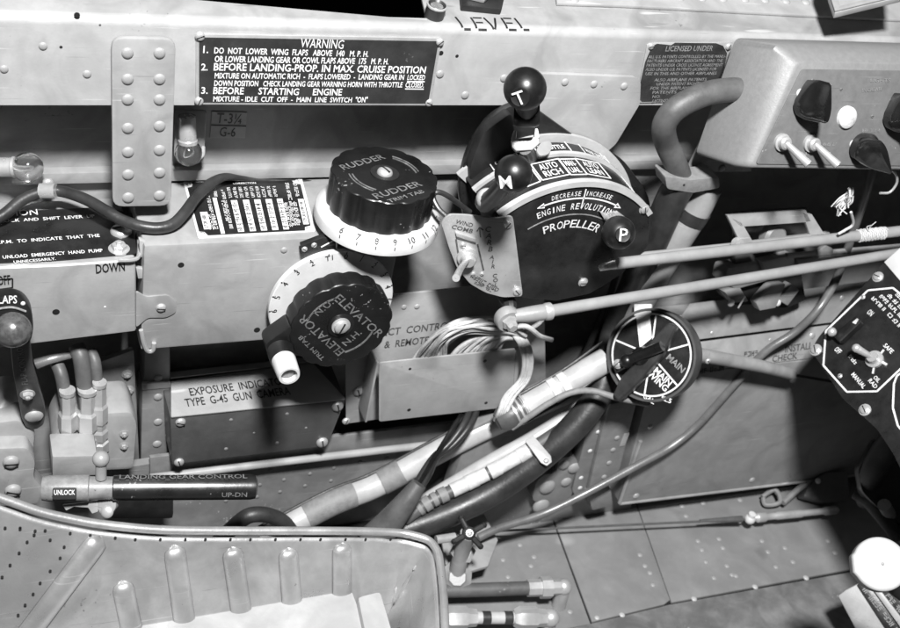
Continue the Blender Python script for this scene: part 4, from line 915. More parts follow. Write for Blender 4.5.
# ================================================================== PUSH RODS
def rodthing(label, a, b, r0, r1):
    t = thing('push_rod', label, 'rod', a, 'pale push rods crossing the cockpit wall'); mb = MB(); mb.tube([a, a.lerp(b, .5), b], lambda k: r0 + (r1 - r0) * k, 18, sm=False); mb.obj('tube', 'rod', t); return t
a, b_ = PY(612, 264, -.060), PY(935, 227, -.054)
t = rodthing('upper pale push rod running right from the quadrant', a, b_, .0036, .0037)
mb = MB(); mb.tube([PY(600, 268, -.06), PY(606, 266, -.062), PY(616, 263.5, -.064)], lambda k: .002 + .0012 * k, 12); mb.obj('rod_end', 'steel', t)
a, b_ = PY(606, 259, -.050), PY(760, 243, -.040)
t = rodthing('slim pale push rod half hidden just behind the upper push rod', a, b_, .0022, .0022)
a, b_ = PY(550, 311, -.066), PY(935, 247, -.048)
t = rodthing('lower pale push rod with a ring end bolted under the quadrant', a, b_, .0037, .0035)
e0 = PY(507, 318, -.062)
mb = MB(); mb.lathe(e0 + NY * -.003, NY, [(0, .006), (0, .0072), (.001, .0078), (.006, .0078), (.007, .0072), (.007, .006)], 28); mb.obj('ring_end', 'rod', t)
mb = MB(); mb.lathe(e0 + NY * .0035, NY, [(0, .0052), (.002, .005), (.003, .0035), (.006, .0033), (.007, .0025), (.007, 0)], 6); mb.obj('bolt', 'steel', t)
mb = MB(); mb.tube([PY(514, 316, -.064), PY(528, 314.5, -.065), PY(544, 312, -.066), PY(548, 311.5, -.066)], lambda k: .0038 + .0012 * math.sin(k * 3), 16); mb.obj('clevis', 'rod', t)
mb = MB(); mb.lathe(PY(546, 311.7, -.066), (b_ - a), [(-.002, .0046), (0, .0054), (.003, .0054), (.004, .003), (.006, .0024), (.008, .003)], 16); mb.obj('lock_nut', 'alu', t)
mb = MB(); mb.tube([PY(505, 297, -.045), PY(510, 306, -.055), PY(507, 318, -.058)], .0045, 10); mb.obj('link_arm', 'matte', t)
a, b_ = PY(786, 256, -.03), PY(930, 244, -.03)
t = rodthing('thin short push rod between the two long ones at the right', a, b_, .0021, .0021)
mb = MB(); mb.pp(wall(-.032), [(806, 262), (826, 246), (834, 250), (832, 266), (812, 270)], .004, .001); mb.obj('bellcrank', 'paint_mid', t)

# ================================================================== FUEL SELECTOR
n = (ROT @ Vector((-.50, .03, .865))).normalized()
c = PY(651, 355, -.055); F = face_fr(c, n)
t = thing('fuel_selector_wheel', 'round black fuel selector dial with white sector lines and a black handle', 'selector', c - n * .012)
er = [Vector(F.uv(*p)).length for p in ((650, 314), (650, 396), (610, 355), (690, 352))]; rw = sum(er) / 4
mb = MB(); mb.lathe(c, n, [(-.016, rw * 1.0), (-.015, rw * 1.10), (-.001, rw * 1.13), (0, rw * 1.11), (0, 0)], 64); mb.obj('dial', 'black', t)
mb = MB(); mb.lathe(c, n, [(-.0155, rw * 1.09), (-.015, rw * 1.10), (-.002, rw * 1.14), (.0012, rw * 1.13), (.0012, rw * 1.07), (-.001, rw * 1.07)], 64); mb.obj('rim', 'paint_dk', t)
mb = MB(); mb.arcband(F, (0, 0), rw * .97, rw * 1.01, 0, 2 * math.pi - .001, .0003, h=.0003, n=64)
for a in (82, 158, 205, 15, -48, -100):
    q0, q1 = .12, .96
    mb.line(F, (rw * q0 * math.cos(R(a)), rw * q0 * math.sin(R(a))), (rw * q1 * math.cos(R(a)), rw * q1 * math.sin(R(a))), .0011)
mb.pp(F, [(636, 313), (650, 315), (652, 338), (640, 348)], .0003, 0, h=.0004)
r_ = R(-38)
mb.ctext(F, 'MAIN', (rw * .30, -rw * .52), .0042, rot=R(-42), bold=.02, px=False); mb.ctext(F, 'WING', (rw * .17, -rw * .62), .0042, rot=R(-42), bold=.02, px=False)
mb.ctext(F, 'GAL.', (-rw * .05, -rw * 1.06), .003, rot=R(-30), bold=.02, px=False); mb.ctext(F, '92.5', (rw * .38, -rw * 1.06), .003, rot=R(-20), bold=.02, px=False)
mb.obj('markings', 'letter', t)
mb = MB(); mb.ctext(F, 'MAIN', (rw * .62, -rw * .2), .0042, rot=R(-42), bold=.02, px=False); mb.obj('worn_lettering', 'letter_dim', t)
hf = F.up(.011)
mb = MB(); mb.pp(hf, [(612, 396), (621, 376), (640, 358), (652, 338), (668, 322), (676, 327), (668, 344), (660, 358), (648, 372), (634, 388), (618, 402)], .009, .0028, .003, seg=3); mb.obj('handle', mat('selector_handle', .03, .38, var=.4, chip=.02, chipcol=.1), t)
mb = MB(); pv = F.pt(646, 356); mb.lathe(pv, n, [(0, .007), (.012, .006), (.014, .004), (.014, 0)], 20); mb.obj('hub', 'gloss', t)
mb = MB(); mb.tube([hf.pt(630, 360, .002), hf.pt(664, 346, .0035)], .0036, 14, sm=False); mb.ball(hf.pt(628, 361, .002), .0048, 18); mb.obj('cross_pin', 'worn_gloss', t)
stud('pan', t, hf.pt(618, 364, .0), n, .0026, 'steel')
mb = MB(); F0 = F.up(-.004); mb.pp(F.up(.0006), [(634, 304), (651, 304), (651, 316), (634, 316)], .003, .0005); mb.obj('stop_tab', 'white', t)
sh0 = c - n * .014; 
t = thing('selector_shaft', 'pale torque shaft running right from behind the fuel selector dial', 'shaft', PY(720, 358, .0))
mb = MB(); mb.tube([PY(688, 353, -.05), PY(712, 357, -.05), PY(760, 366, -.048), PY(792, 374, -.046)], lambda k: .0052 - .0008 * k, 18); mb.obj('tube', 'paint', t)
mb = MB(); mb.tube([PY(788, 374, -.046), PY(835, 382, -.046)], .0012, 8, sm=False); mb.obj('core_wire', 'rubber', t)
stud('screw', t, PY(708, 361, -.056), NY, .0022, 'steel')

# ================================================================== LOWER RIGHT BOX
yL = -.036; F = wall(yL)
t = thing('lower_wall_box', 'wide grey box low on the wall at right with a stencilled band along its top', 'box', F.pt(740, 490))
mb = MB(); mb.pp(F, [(652, 378), (960, 342), (960, 462), (619, 503)], SK - yL - .001, .0012); mb.obj('housing', 'paint_box', t)
TF = Fr(F.pt(652, 378) + Vector((0, 0, .001)), F.pt(960, 342) - F.pt(652, 378), (0, .40, .9))
mb = MB(); mb.pp(TF, [(652, 377), (960, 341), (960, 308), (670, 346)], .0012, .0003); mb.obj('label_band', 'paint', t)
mb = MB(); G = TF.up(.0002); mb.text(G, 'INSTALL', (785, 352.5), (812, 348.5), .0052, bold=.01); mb.text(G, 'CHECK', (772, 362), (797, 358.5), .0048, bold=.01); mb.scribble(G, (700, 374), (724, 370), .004); mb.scribble(G, (744, 357), (760, 355), .004); mb.obj('lettering', 'ink_soft', t)
TF2 = Fr(TF.pt(690, 342), F.pt(960, 342) - F.pt(652, 378), (0, .30, .95))
mb = MB(); mb.pp(TF2, [(664, 344), (960, 306), (960, 270), (690, 304)], .0012, .0004); mb.obj('upper_ledge', 'paint', t)
studs('rivet', t, F, [(636, 496, 3.5), (752, 480, 3.2), (650, 427, 3)], 3, 'alu'); studs('rivet', t, TF2, [(812, 336, 4), (770, 340, 2.5), (680, 318, 3), (712, 333, 2), (842, 298, 3), (776, 297, 3)], 3, 'alu')
mb = MB(); mb.tube([F.pt(640, 440, .001), F.pt(619, 502, .001)], .0016, 8, sm=False); mb.tube([F.pt(619, 503, .001), F.pt(960, 462, .001)], .0012, 8, sm=False); mb.obj('edge_bead', 'paint', t)
# channel frame and riveted fitting
F = wall(-.032)
t = thing('wall_frame', 'riveted vertical frame channel between the hose bundle and the lower right box', 'frame', F.pt(605, 505))
mb = MB(); mb.pp(F, [(596, 395), (624, 385), (600, 492), (578, 505), (572, 490)], .012, .002); mb.obj('channel', 'paint_mid', t)
mb = MB(); mb.pp(wall(-.036), [(608, 405), (638, 398), (620, 470), (600, 494), (588, 492)], .006, .0015, .002); mb.obj('flange', 'paint_mid', t)
mb = MB(); mb.pp(wall(-.04), [(588, 496), (612, 490), (614, 506), (592, 512)], .012, .003); mb.obj('foot', 'paint_mid', t)
studs('rivet', t, wall(-.036), [(617, 438), (613, 450), (609, 463), (604, 477)], 3, 'paint'); studs('rivet', t, F, [(598, 432, 2.5), (590, 451, 2.5), (581, 478, 2.5), (580, 488, 2.5)], 2.5, 'white')
mb = MB(); mb.box(wall(-.0365), *[v for v in (F.uv(621, 432)[0], F.uv(626, 432)[0])], F.uv(621, 442)[1], F.uv(621, 430)[1], .002, .0004); mb.obj('clip', 'alu', t)
F = wall(-.030)
t = thing('riveted_fitting', 'cast fitting with five big round bolt heads beside the pale hose strap', 'fitting', F.pt(560, 505))
mb = MB(); mb.pp(F, [(532, 500), (536, 482), (545, 474), (556, 474), (560, 458), (574, 457), (580, 464), (578, 480), (570, 500), (548, 512)], .012, .002, .004); mb.obj('plate', 'paint_mid', t)
studs('rivet', t, F, [(547, 487, 9), (541, 506, 9), (564, 465, 6), (574, 468, 7), (566, 482, 6)], 8, 'paint')
mb = MB(); mb.pp(wall(-.020), [(425, 560), (470, 430), (560, 385), (650, 380), (628, 530)], .012, .001); mb.obj('backing', 'paint_mid', t)

# thin tube snaking over the box
t = tag(MB().tube([PY(478, 538, -.055), PY(500, 528, -.052), PY(545, 513, -.050), PY(590, 491, -.050), PY(640, 464, -.046), PY(672, 446, -.042), PY(700, 423, -.040), PY(735, 384, -.038), PY(765, 352, -.040), PY(795, 332, -.042), PY(820, 307, -.042), PY(838, 275, -.03), PY(852, 235, -.03), PY(868, 186, -.03), PY(876, 150, -.02)], .0030, 14).obj('bent_tube', mat('grey_metal_tube', .17, .34, metal=.3, var=.2)), 'slim bent metal tube curving diagonally across the lower right box', 'tube')

# ================================================================== RADIO BRACKET
F = Fr(PY(775, 235, -.047), (1, 0, -.0), (0, .35, .94))
t = thing('connector_unit', 'grey open metal bracket with cable connectors behind the push rods', 'connector', F.pt(770, 290))
mb = MB()
mb.pp(F, [(727, 215), (806, 210), (812, 222), (740, 227)], .003, .0006); mb.pp(F, [(727, 215), (742, 222), (758, 250), (744, 250)], .003, .0006); mb.pp(F, [(802, 212), (812, 214), (832, 246), (812, 240)], .003, .0006); mb.pp(F, [(742, 243), (830, 232), (830, 244), (744, 252)], .004, .0006); mb.obj('frame', 'paint', t)
mb = MB(); mb.pp(F.up(-.034), [(735, 212), (808, 208), (830, 262), (735, 275)], .004, .001); mb.obj('back_case', 'paint_dk', t)
mb = MB(); mb.lathe(F.pt(785, 242, -.016), F.n, [(0, .009), (.006, .009), (.008, .007), (.008, 0)], 20); mb.obj('disc', 'paint_mid', t)
mb = MB(); mb.lathe(F.pt(736, 243, .0), F.n, [(0, .004), (.004, .0035), (.004, 0)], 14); mb.obj('stud', 'steel', t)
Fc = Fr(PY(770, 280, -.033), (1, 0, 0), (0, .3, .95))
mb = MB(); mb.pp(Fc, [(728, 268), (768, 261), (772, 280), (736, 290), (724, 282)], .016, .002); mb.obj('plug', 'paint_mid', t)
mb = MB(); mb.pp(Fc.up(.004), [(762, 262), (794, 254), (797, 268), (768, 278)], .012, .0015); mb.obj('connector_body', 'paint', t)
mb = MB(); mb.tube([Fc.pt(792, 262, .003), Fc.pt(828, 258, .003), Fc.pt(846, 255, .003)], .0036, 14); mb.obj('coax', 'paint', t)
mb = MB(); mb.pp(Fc.up(.003), [(756, 303), (772, 285), (786, 284), (776, 308), (760, 311)], .008, .001); mb.pp(Fc, [(778, 300), (792, 284), (800, 290), (788, 306)], .01, .001); mb.pp(Fc, [(724, 292), (740, 286), (750, 302), (734, 304)], .01, .002); mb.obj('lever_clips', 'paint_mid', t)
mb = MB(); mb.pp(Fc.up(-.008), [(722, 272), (800, 264), (806, 300), (788, 308), (768, 308), (760, 304), (736, 306), (724, 296)], .010, .003, .003); mb.obj('base_block', 'matte', t)
studs('rivet', t, Fc, [(731, 303, 4), (778, 303, 3.5)], 3, 'white')
mb = MB(); mb.pline(Fc.up(.004), [(738, 308), (745, 296)], .0012); mb.obj('pin', 'alu', t)

# ================================================================== OCTAGON PANEL (forward switch panel)
PT = Vector((-.8, -.02, .6)).normalized()
o = PY(856, 340, -.092)
u = Vector((0, -1, 0)); u = (u - PT * u.dot(PT)).normalized(); F = Fr(o, u, PT.cross(u))
t = thing('engine_switch_panel', 'black panel at the right edge with a white octagon outline round toggles and lettering', 'switch panel', o); OP = t
mb = MB(); mb.pp(F, [(811, 350), (818, 337), (884, 262), (902, 246), (1150, 200), (1250, 420), (1100, 620), (925, 520), (905, 478), (892, 452), (876, 428), (842, 398)], .003, .0008, .004); mb.obj('plate', 'black', t)  # unseen right end stretched out of frame to shade the lower box and floor
mb = MB(); G = F.up(.0001); oc = [(868, 290.5), (893, 288), (935, 322), (926, 345), (877, 391.5), (847, 392), (823.5, 365.5), (826, 331)]
mb.pline(G, oc, .0012, .0003, True); mb.pline(G, [(935, 350), (897, 376), (894, 384), (893, 408), (898, 426), (915, 445)], .0012)
def otext(s, a, b, h, bo=.012): mb.text(G, s, a, b, h, bold=bo)
for a_, b_ in (((871, 299), (884, 312)), ((887, 315), (899, 328)), ((879, 297), (904, 322)), ((887, 296), (905, 314)), ((895, 295), (910, 309))): mb.scribble(G, a_, b_, .0026, .0002, word=(2, 5))
otext('ON', (866.5, 313), (870.5, 316.5), .0036); otext('OFF', (834, 350), (838.5, 354.5), .0034); otext('SAFE', (883, 346), (891, 354), .0028); mb.scribble(G, (848, 357), (856, 366), .0026); otext('MANUAL', (851, 375), (863, 389), .0028); otext('OIL', (873, 378), (878, 383), .0026); otext('RAD', (868, 381), (875, 389), .0026)
mb.obj('lettering', 'letter', t)
def screwat(px, py, rp): p = F.pt(px, py); stud('pan', t, p, F.n, size(p, rp), 'steel')
screwat(878, 277, 4.5); screwat(816, 350, 5); screwat(865, 410, 5); screwat(863, 297, 2); screwat(840, 376, 2)
mb = MB(); p0, p1 = F.pt(840, 340, .004), F.pt(864, 322, .012); mb.pp(F, [(835, 338), (843, 346), (866, 324), (860, 318)], .006, .0015, .002, h=.006); sw = mb.obj('guard_switch', 'gloss', t)
mb = MB(); mb.ball(F.pt(837, 337, .009), .0032, 18); mb.obj('switch_tip', 'steel', sw); 
mb = MB(); mb.pline(F.up(.0066), [(853, 323), (858, 319), (855, 324)], .0012); mb.obj('index_mark', 'white', sw)
p = F.pt(875, 360); mb = MB(); mb.lathe(p, F.n, [(0, .006), (.002, .006), (.0022, .004), (.006, .0036), (.006, 0)], 18); sw = mb.obj('toggle_switch', 'steel', t)
mb = MB(); q = F.pt(863, 355, .012); mb.tube([p + F.n * .004, q], lambda k: .0018 + .001 * k, 12, sm=False); mb.ball(q, .003, 16); mb.obj('lever', 'steel', sw)
mb = MB(); mb.pline(G, [(884, 350), (880, 355)], .0012, .0006); mb.pline(G, [(874, 368), (873, 374)], .0012, .0006); mb.pline(G, [(880, 361), (887, 365)], .0016, .0008); mb.obj('tick_marks', 'white', t)
mb = MB(); mb.pp(F.up(.001), [(884, 262), (902, 246), (930, 262), (930, 282), (908, 290)], .002, .0004); mb.obj('placard', 'white', t)
mb = MB(); mb.pp(F.up(-.004), [(840, 330), (884, 275), (1000, 340), (1000, 440), (890, 420), (850, 385)], .012, .002); mb.obj('back_box', 'matte', t)
t = thing('control_linkage', 'dark linkage arm and shaft hanging below the switch panel at right', 'linkage', PY(880, 480, -.11))
mb = MB(); mb.tube([PY(905, 425, -.11), PY(885, 452, -.11), PY(872, 475, -.11), PY(866, 500, -.1)], lambda k: .011 - .003 * k, 14); mb.obj('arm', 'matte', t)
mb = MB(); mb.tube([PY(856, 492, -.1), PY(868, 500, -.11), PY(884, 518, -.13), PY(898, 536, -.14)], .006, 12); mb.obj('strut', 'matte', t)
mb = MB(); f_ = face_fr(PY(880, 495, -.12), BKW); mb.pp(f_, [(858, 470), (876, 440), (908, 440), (908, 530), (880, 510), (862, 492)], .01, .003, .004); mb.obj('plate', 'black', t)
mb = MB(); mb.tube([PY(884, 505, -.13), PY(905, 540, -.13)], .005, 12, sm=False); mb.obj('rod', 'paint_mid', t)

# ================================================================== WHITE KNOB + PLACARD (bottom right)
c = PY(881, 564, -.24); n = (BKW * .93 + UPW * .3 - RTW * .1).normalized()
t = thing('white_knob', 'round white knob with one flat side at the right edge near the bottom', 'knob', c - n * .02)
f_ = face_fr(c, n); rr = size(c, 27)
P = [(rr * math.cos(a) * 1.0, rr * math.sin(a)) for a in [R(x) for x in range(-158, 164, 6)]]
P[0] = (-rr * 1.02, -rr * .3); P[-1] = (-rr * 1.02, rr * .33)
mb = MB(); mb.prism(f_, P, .010, .0022, ang=40, seg=4); mb.obj('cap', mat('yellowed_white_knob', .42, .45, var=.1, chip=.03, chipcol=.25, dirt=.85), t)
mb = MB(); mb.tube([c - n * .008, c - n * .03 + Vector((.02, -.01, -.01)), c + Vector((.06, -.03, -.04))], .006, 14); mb.obj('stem', 'matte', t)
stud('rivet', t, c + n * .0004 + f_.u * .001, n, .0009, 'paint')
o = PY(880, 610, -.19); F = face_fr(o, BKW * .9 + UPW * .15 - RTW * .3)
t = thing('base_placard', 'pale plate with black lettered strips under the white knob', 'placard', o)
mb = MB(); mb.pp(F, [(838, 596), (846, 590), (905, 560), (960, 650), (872, 660)], .004, .001); mb.obj('plate', 'paint_lt', t)
mb = MB(); mb.pp(F, [(857, 585), (864, 580), (912, 640), (896, 645)], .002, .0003, h=.002); mb.pp(F, [(876, 590), (900, 572), (930, 610), (910, 632)], .002, .0003, h=.0025); mb.obj('strips', 'black', t)
mb = MB(); mb.pp(F, [(869, 584), (874, 582), (914, 634), (908, 638)], .003, .0006, h=.005); mb.obj('rail', 'paint', t)
mb = MB(); G = F.up(.0026); mb.scribble(G, (862, 590), (896, 634), .0034); mb.scribble(G, (885, 596), (905, 620), .0034); mb.scribble(G, (890, 590), (905, 608), .0034); mb.obj('lettering', 'letter_dim', t)

# ================================================================== FLOOR CABLE
zc = ZF + .016
t = thing('control_cable', 'steel control cable with turnbuckle stretched just above the floor', 'cable', PZ(745, 520, zc))
mb = MB(); mb.tube([PZ(440, 535, zc), PZ(490, 531.5, zc), PZ(745, 519.5, zc)], .0009, 8, sm=False); mb.obj('cable', 'hose', t)
mb = MB(); mb.tube([PZ(700, 521, zc), PZ(742, 519, zc)], lambda k: .0012 + .0015 * k, 10, sm=False); mb.obj('swaged_end', 'hose', t)
mb = MB(); mb.ball(PZ(750, 519, zc), .0045, 20); mb.lathe(PZ(750, 519, zc), NZ, [(0, .003), (.006, .003), (.006, 0)], 12); mb.obj('joint_ball', 'white', t)
A, B = PZ(754, 518, zc), PZ(838, 510, zc); ax = B - A; L_ = ax.length
mb = MB(); mb.lathe(A, ax, [(0, .002), (.003, .0042), (.010, .0042), (.012, .003), (.02, .0028), (.022, .0034), (L_ * .55, .0034), (L_ * .57, .0028), (L_ * .82, .0026), (L_ * .84, .0036), (L_ * .97, .0036), (L_, .002)], 16); mb.obj('turnbuckle', 'alu', t)
t = thing('floor_pedal_link', 'small dark shackle and link lying on the floor against the lower right box', 'shackle', PZ(800, 495, ZF))
mb = MB(); mb.tube([PZ(762, 497, ZF + .008), PZ(775, 490, ZF + .012), PZ(780, 502, ZF + .01), PZ(766, 505, ZF + .006), PZ(763, 498, ZF + .008)], .002, 8); mb.tube([PZ(783, 503, ZF + .01), PZ(800, 488, ZF + .016), PZ(812, 482, ZF + .02)], .0026, 8); mb.obj('shackle', 'tape', t)
f_ = face_fr(PZ(825, 490, ZF + .02), Vector((-.2, -.6, .8))); mb = MB(); mb.pp(f_, [(803, 497), (812, 482), (826, 472), (848, 472), (850, 500), (826, 503)], .014, .003, .004); mb.obj('block', 'paint_dk', t); stud('rivet', t, f_.pt(818, 481), f_.n, .0025, 'white')

# ================================================================== FLOOR VALVE AND LINES
zv = ZF + .078
t = thing('drain_valve', 'valve with a black four-armed handwheel just right of the seat corner', 'valve', PZ(466, 560, ZF))
c = PZ(469, 533.5, zv)
n = (BKW * .8 + UPW * .2 + RTW * .1).normalized(); f_ = face_fr(c, n)
mb = MB()
for a in (28, 118, 208, 312): mb.tube([c, f_.at(.0115 * math.cos(R(a)), .0115 * math.sin(R(a)))], lambda k: .0024 - .0006 * k, 10, sm=False); mb.ball(f_.at(.0118 * math.cos(R(a)), .0118 * math.sin(R(a))), .0021, 10)
mb.lathe(c - n * .003, n, [(0, .005), (.005, .0045), (.006, .003), (.006, 0)], 18); mb.obj('handwheel', 'matte', t)
stud('pan', t, c + n * .003, n, .002, 'alu')
mb = MB(); mb.tube([c - n * .002, PZ(463, 548, zv - .02), PZ(457, 572, zv - .045)], .0058, 14); mb.lathe(PZ(462, 552, zv - .030), n, [(0, .009), (.006, .009), (.008, .006)], 6); mb.lathe(PZ(455, 578, zv - .055), n, [(-.01, .012), (.006, .012), (.010, .008), (.014, .006)], 8); mb.obj('body', 'paint', t)
mb = MB(); mb.pp(Fr(PZ(470, 545, zv - .05), (1, 0, 0), (0, 1, 0)), [(440, 530), (484, 514), (498, 540), (488, 566), (448, 578)], .003, .0006); mb.obj('base_plate', 'paint', t)
mb = MB(); mb.tube([PZ(436, 540, zv - .005), PZ(455, 537, zv - .005)], .003, 12, sm=False); mb.obj('stem', 'steel', t)
def hyd(label, pts, z, cols, r, group='floor hydraulic lines'):
    t = thing('hydraulic_line', label, 'pipe', PZ(*pts[0], z), group)
    Q = [PZ(*p, z) for p in pts]; mb = MB(); mb.tube(Q, r, 16); mb.obj('hose', cols, t); return t, Q
zz = ZF + .022
t, Q = hyd('dark hose with a bright elbow union, upper of the two lines right of the seat', [(440, 591), (480, 590), (535, 588)], zz, 'hose', .0050)
ax = (Q[-1] - Q[-2]).normalized()
mb = MB(); mb.lathe(Q[-1], ax, [(-.006, .0062), (.004, .0062), (.004, .008), (.012, .008), (.012, .0058), (.020, .0058), (.024, .0045)], 8); mb.ball(Q[-1] + ax * .022, .0062, 16); mb.tube([Q[-1] + ax * .022, Q[-1] + ax * .024 - NZ * .025], .0055, 12, sm=False); mb.obj('union', 'alu', t)
t, Q = hyd('banded pipe with hexagon unions, lower of the two lines right of the seat', [(440, 618), (480, 618), (545, 618)], zz, 'tube', .0044)
ax = (Q[-1] - Q[0]).normalized()
for px in (457, 527): p = PZ(px, 618, zz); mb = MB(); mb.lathe(p, ax, [(-.010, .0058), (-.006, .0082), (.006, .0082), (.008, .0066), (.014, .006), (.014, .004)], 6); mb.obj('union', 'alu', t)
for px in (486, 508): p = PZ(px, 618, zz); mb = MB(); mb.lathe(p, ax, [(-.003, .003), (-.003, .0047), (.003, .0047), (.003, .003)], 18); mb.obj('band', 'rubber', t)
mb = MB(); mb.ball(Q[-1] + ax * .004, .0066, 16); mb.tube([Q[-1] + ax * .004, Q[-1] + ax * .006 - NZ * .02], .005, 12, sm=False); mb.obj('elbow', 'alu', t)

# ================================================================== FLAP LEVER, HYDRAULICS (left)
yh = -.055
t = thing('flap_lever', 'worn flap lever with a domed knob and FLAPS hood at the left edge', 'lever', PY(33, 420, yh))
F = Fr(PY(22, 370, yh), (1, 0, 0), (0, -.25, 1))
mb = MB(); mb.pp(F, rounded([(10, 340), (30, 338), (34, 372), (46, 412), (44, 425), (36, 430), (26, 428), (22, 420), (13, 372)], 3, 3), .006, .0012); mb.obj('arm', mat('worn_dark_lever', .07, .4, var=.4, scale=90, chip=.05, chipcol=.2), t)
for p, r_ in (((27.5, 394), 7), ((34, 416), 9)):
    q = F.pt(*p); stud('rivet' if r_ > 8 else 'hex', t, q, F.n, size(q, r_ if r_ > 8 else 5.5), 'alu')
mb = MB(); G = F.up(.0002); mb.text(G, 'FLAP CONTROL', (28, 384), (22, 344), .003); mb.obj('lettering', 'letter_dim', t)
c = PY(13, 330, yh - .02); r = size(c, 18)
mb = MB(); mb.ball(c, r, 36); mb.obj('knob', mat('worn_metal_knob', .11, .28, metal=.4, var=.7, scale=140, chip=.13, chipcol=.02), t)
Fh = Fr(PY(8, 322, yh - .004), (1, 0, 0), (0, .2, 1))
mb = MB(); P = [(-30, 340), (-22, 312), (-8, 299), (10, 295), (24, 299), (32, 310), (34, 330), (30, 346)]
mb.pp(Fh, P, .010, .002, .004); mb.obj('hood', 'gloss', t)
mb = MB(); G = Fh.up(.0001); mb.text(G, 'FLAPS', (-6, 303.5), (17, 303), .0042, bold=.01); mb.obj('hood_lettering', 'letter', t); mb = MB(); mb.tube([Fh.pt(-6, 309, .0005), Fh.pt(12, 307, .0005), Fh.pt(26, 311, .0005)], .0006, 8); mb.obj('hood_line', 'letter_dim', t)
q = Fh.pt(23, 303.5); stud('rivet', t, q, Fh.n, .0011, 'white')
# support bracket bottom-left
F = wall(-.05)
t = thing('lever_bracket', 'cast grey bracket with two slotted screws at the left edge above the seat', 'bracket', F.pt(15, 470))
mb = MB(); mb.pp(F, [(-40, 450), (28, 448), (36, 462), (34, 478), (46, 492), (38, 505), (-40, 510)], .012, .002, .003); mb.obj('lug', 'paint', t)
mb = MB(); mb.pp(wall(-.04), [(-40, 428), (20, 420), (36, 436), (34, 452), (-40, 456)], .018, .003, .004); mb.tube([PY(-10, 425, -.03), PY(6, 400, -.02), PY(10, 380, -.01)], .007, 12); mb.obj('arm', 'paint', t)
studs('screw', t, F, [(11, 461.5, 8), (13, 490, 8)], 8, 'paint')
# hydraulic selector block with four risers
F = wall(-.02)
t = thing('selector_valve', 'hydraulic selector block with hose risers under the left control box', 'valve', F.pt(95, 460))
mb = MB(); mb.pp(F, [(52, 440), (60, 424), (100, 414), (132, 412), (138, 424), (134, 470), (56, 474)], .03, .003, .004); mb.obj('block', 'paint', t)
mb = MB(); mb.pp(wall(.02), [(100, 362), (134, 350), (140, 470), (96, 470)], .004, .001); mb.obj('mount_plate', 'paint_mid', t)
for (x0, y0, x1, y1, r_) in ((61, 374, 67, 404, .0038), (81, 358, 87, 402, .0048), (95, 362, 99, 396, .0034)):
    a, b_ = PY(x0, y0, -.012), PY(x1, y1, -.02); mb = MB(); mb.tube([a + Vector((-.002, .006, .004)), a, a.lerp(b_, .5), b_ - NZ * .004], r_, 16); mb.obj('hose', 'hose', t)
    c_ = PY(x1 + .5, y1, -.02); mb = MB(); mb.lathe(c_, -NZ, [(-.008, r_ * 1.02), (-.008, r_ * 1.12), (.006, r_ * 1.15), (.008, r_ * 1.45), (.020, r_ * 1.5), (.022, r_ * 1.2), (.026, r_ * 1.2), (.028, r_ * 1.55), (.034, r_ * 1.55), (.0345, r_ * 1.25), (.0365, r_ * 1.25), (.037, r_ * 1.7), (.045, r_ * 1.7)], 6); mb.obj('union', 'alu', t, sharp=20)
    mb = MB(); mb.lathe(c_, -NZ, [(-.011, r_), (-.011, r_ * 1.2), (-.0085, r_ * 1.2), (-.0085, r_)], 18); mb.obj('ferrule', 'steel', t)
studs('hex', t, F, [(124, 434, 3.6), (124, 446, 3.6)], 4, 'paint'); studs('hex', t, wall(.0195), [(127, 374, 4), (129, 390, 4), (124, 410, 4.5)], 4, 'paint')
mb = MB(); mb.tube([PY(36, 364, -.01), PY(55, 358, -.01), PY(80, 353, -.006)], lambda k: .0032 - .001 * k, 12); tag(mb.obj('brass_pipe', mat('dull_pipe', .2, .35, metal=.4, var=.4, chip=.03, chipcol=.05)), 'short bright pipe stub behind the flap lever arm', 'pipe')

# ================================================================== LANDING GEAR HANDLE
yg = -.075
A, B = PY(50, 488.5, yg), PY(257, 487, -.095); ax = (B - A); Lg = ax.length; ax.normalize()
t = thing('landing_gear_handle', 'horizontal black-gripped landing gear control handle above the seat rim', 'handle', A)
x1 = Lg * .29; r = size(A, 13.2)
mb = MB(); mb.lathe(A, ax, [(-.004, r * .9), (0, r * 1.0), (x1 * .62, r * 1.02), (x1 * .64, r * .9), (x1 + .006, r * .86)], 32); mb.obj('sleeve', mat('worn_handle_sleeve', .2, .4, var=.35, scale=120, chip=.06, chipcol=.06), t)
mb = MB(); mb.lathe(A, ax, [(x1, r * .8), (x1 + .001, r * .97), (Lg - .004, r * 1.0), (Lg - .001, r * .93), (Lg, r * .6), (Lg, 0)], 40); mb.obj('grip', mat('polished_black_grip', .012, .3, var=.3, chip=.04, chipcol=.2, bump=.05, spec=1.0), t)
upn = (UPW * .82 + BKW * .55).normalized()
def on_grip(s, x0_, x1_, rise, ht, m_, nm, parent, mode='t'):
    nn = (UPW * math.sin(rise) + BKW * math.cos(rise)); nn = (nn - ax * nn.dot(ax)).normalized(); f = Fr(A + nn * r * 1.0, ax, nn.cross(ax)); b = MB()
    b.text(f, s, (x0_, -ht / 2), (x1_, -ht / 2), ht, .0004, .012, px=False); b.obj(nm, m_, parent)
on_grip('LANDING GEAR CONTROL', x1 + .004, Lg - .006, R(60), .0036, 'letter_worn', 'lettering', t)
on_grip('UP-DN', Lg - .02, Lg - .006, R(-25), .0030, 'letter_worn', 'end_lettering', t)
nn = (BKW * .96 - UPW * .1); nn = (nn - ax * nn.dot(ax)).normalized(); f = Fr(A + nn * r * 1.0, ax, nn.cross(ax))
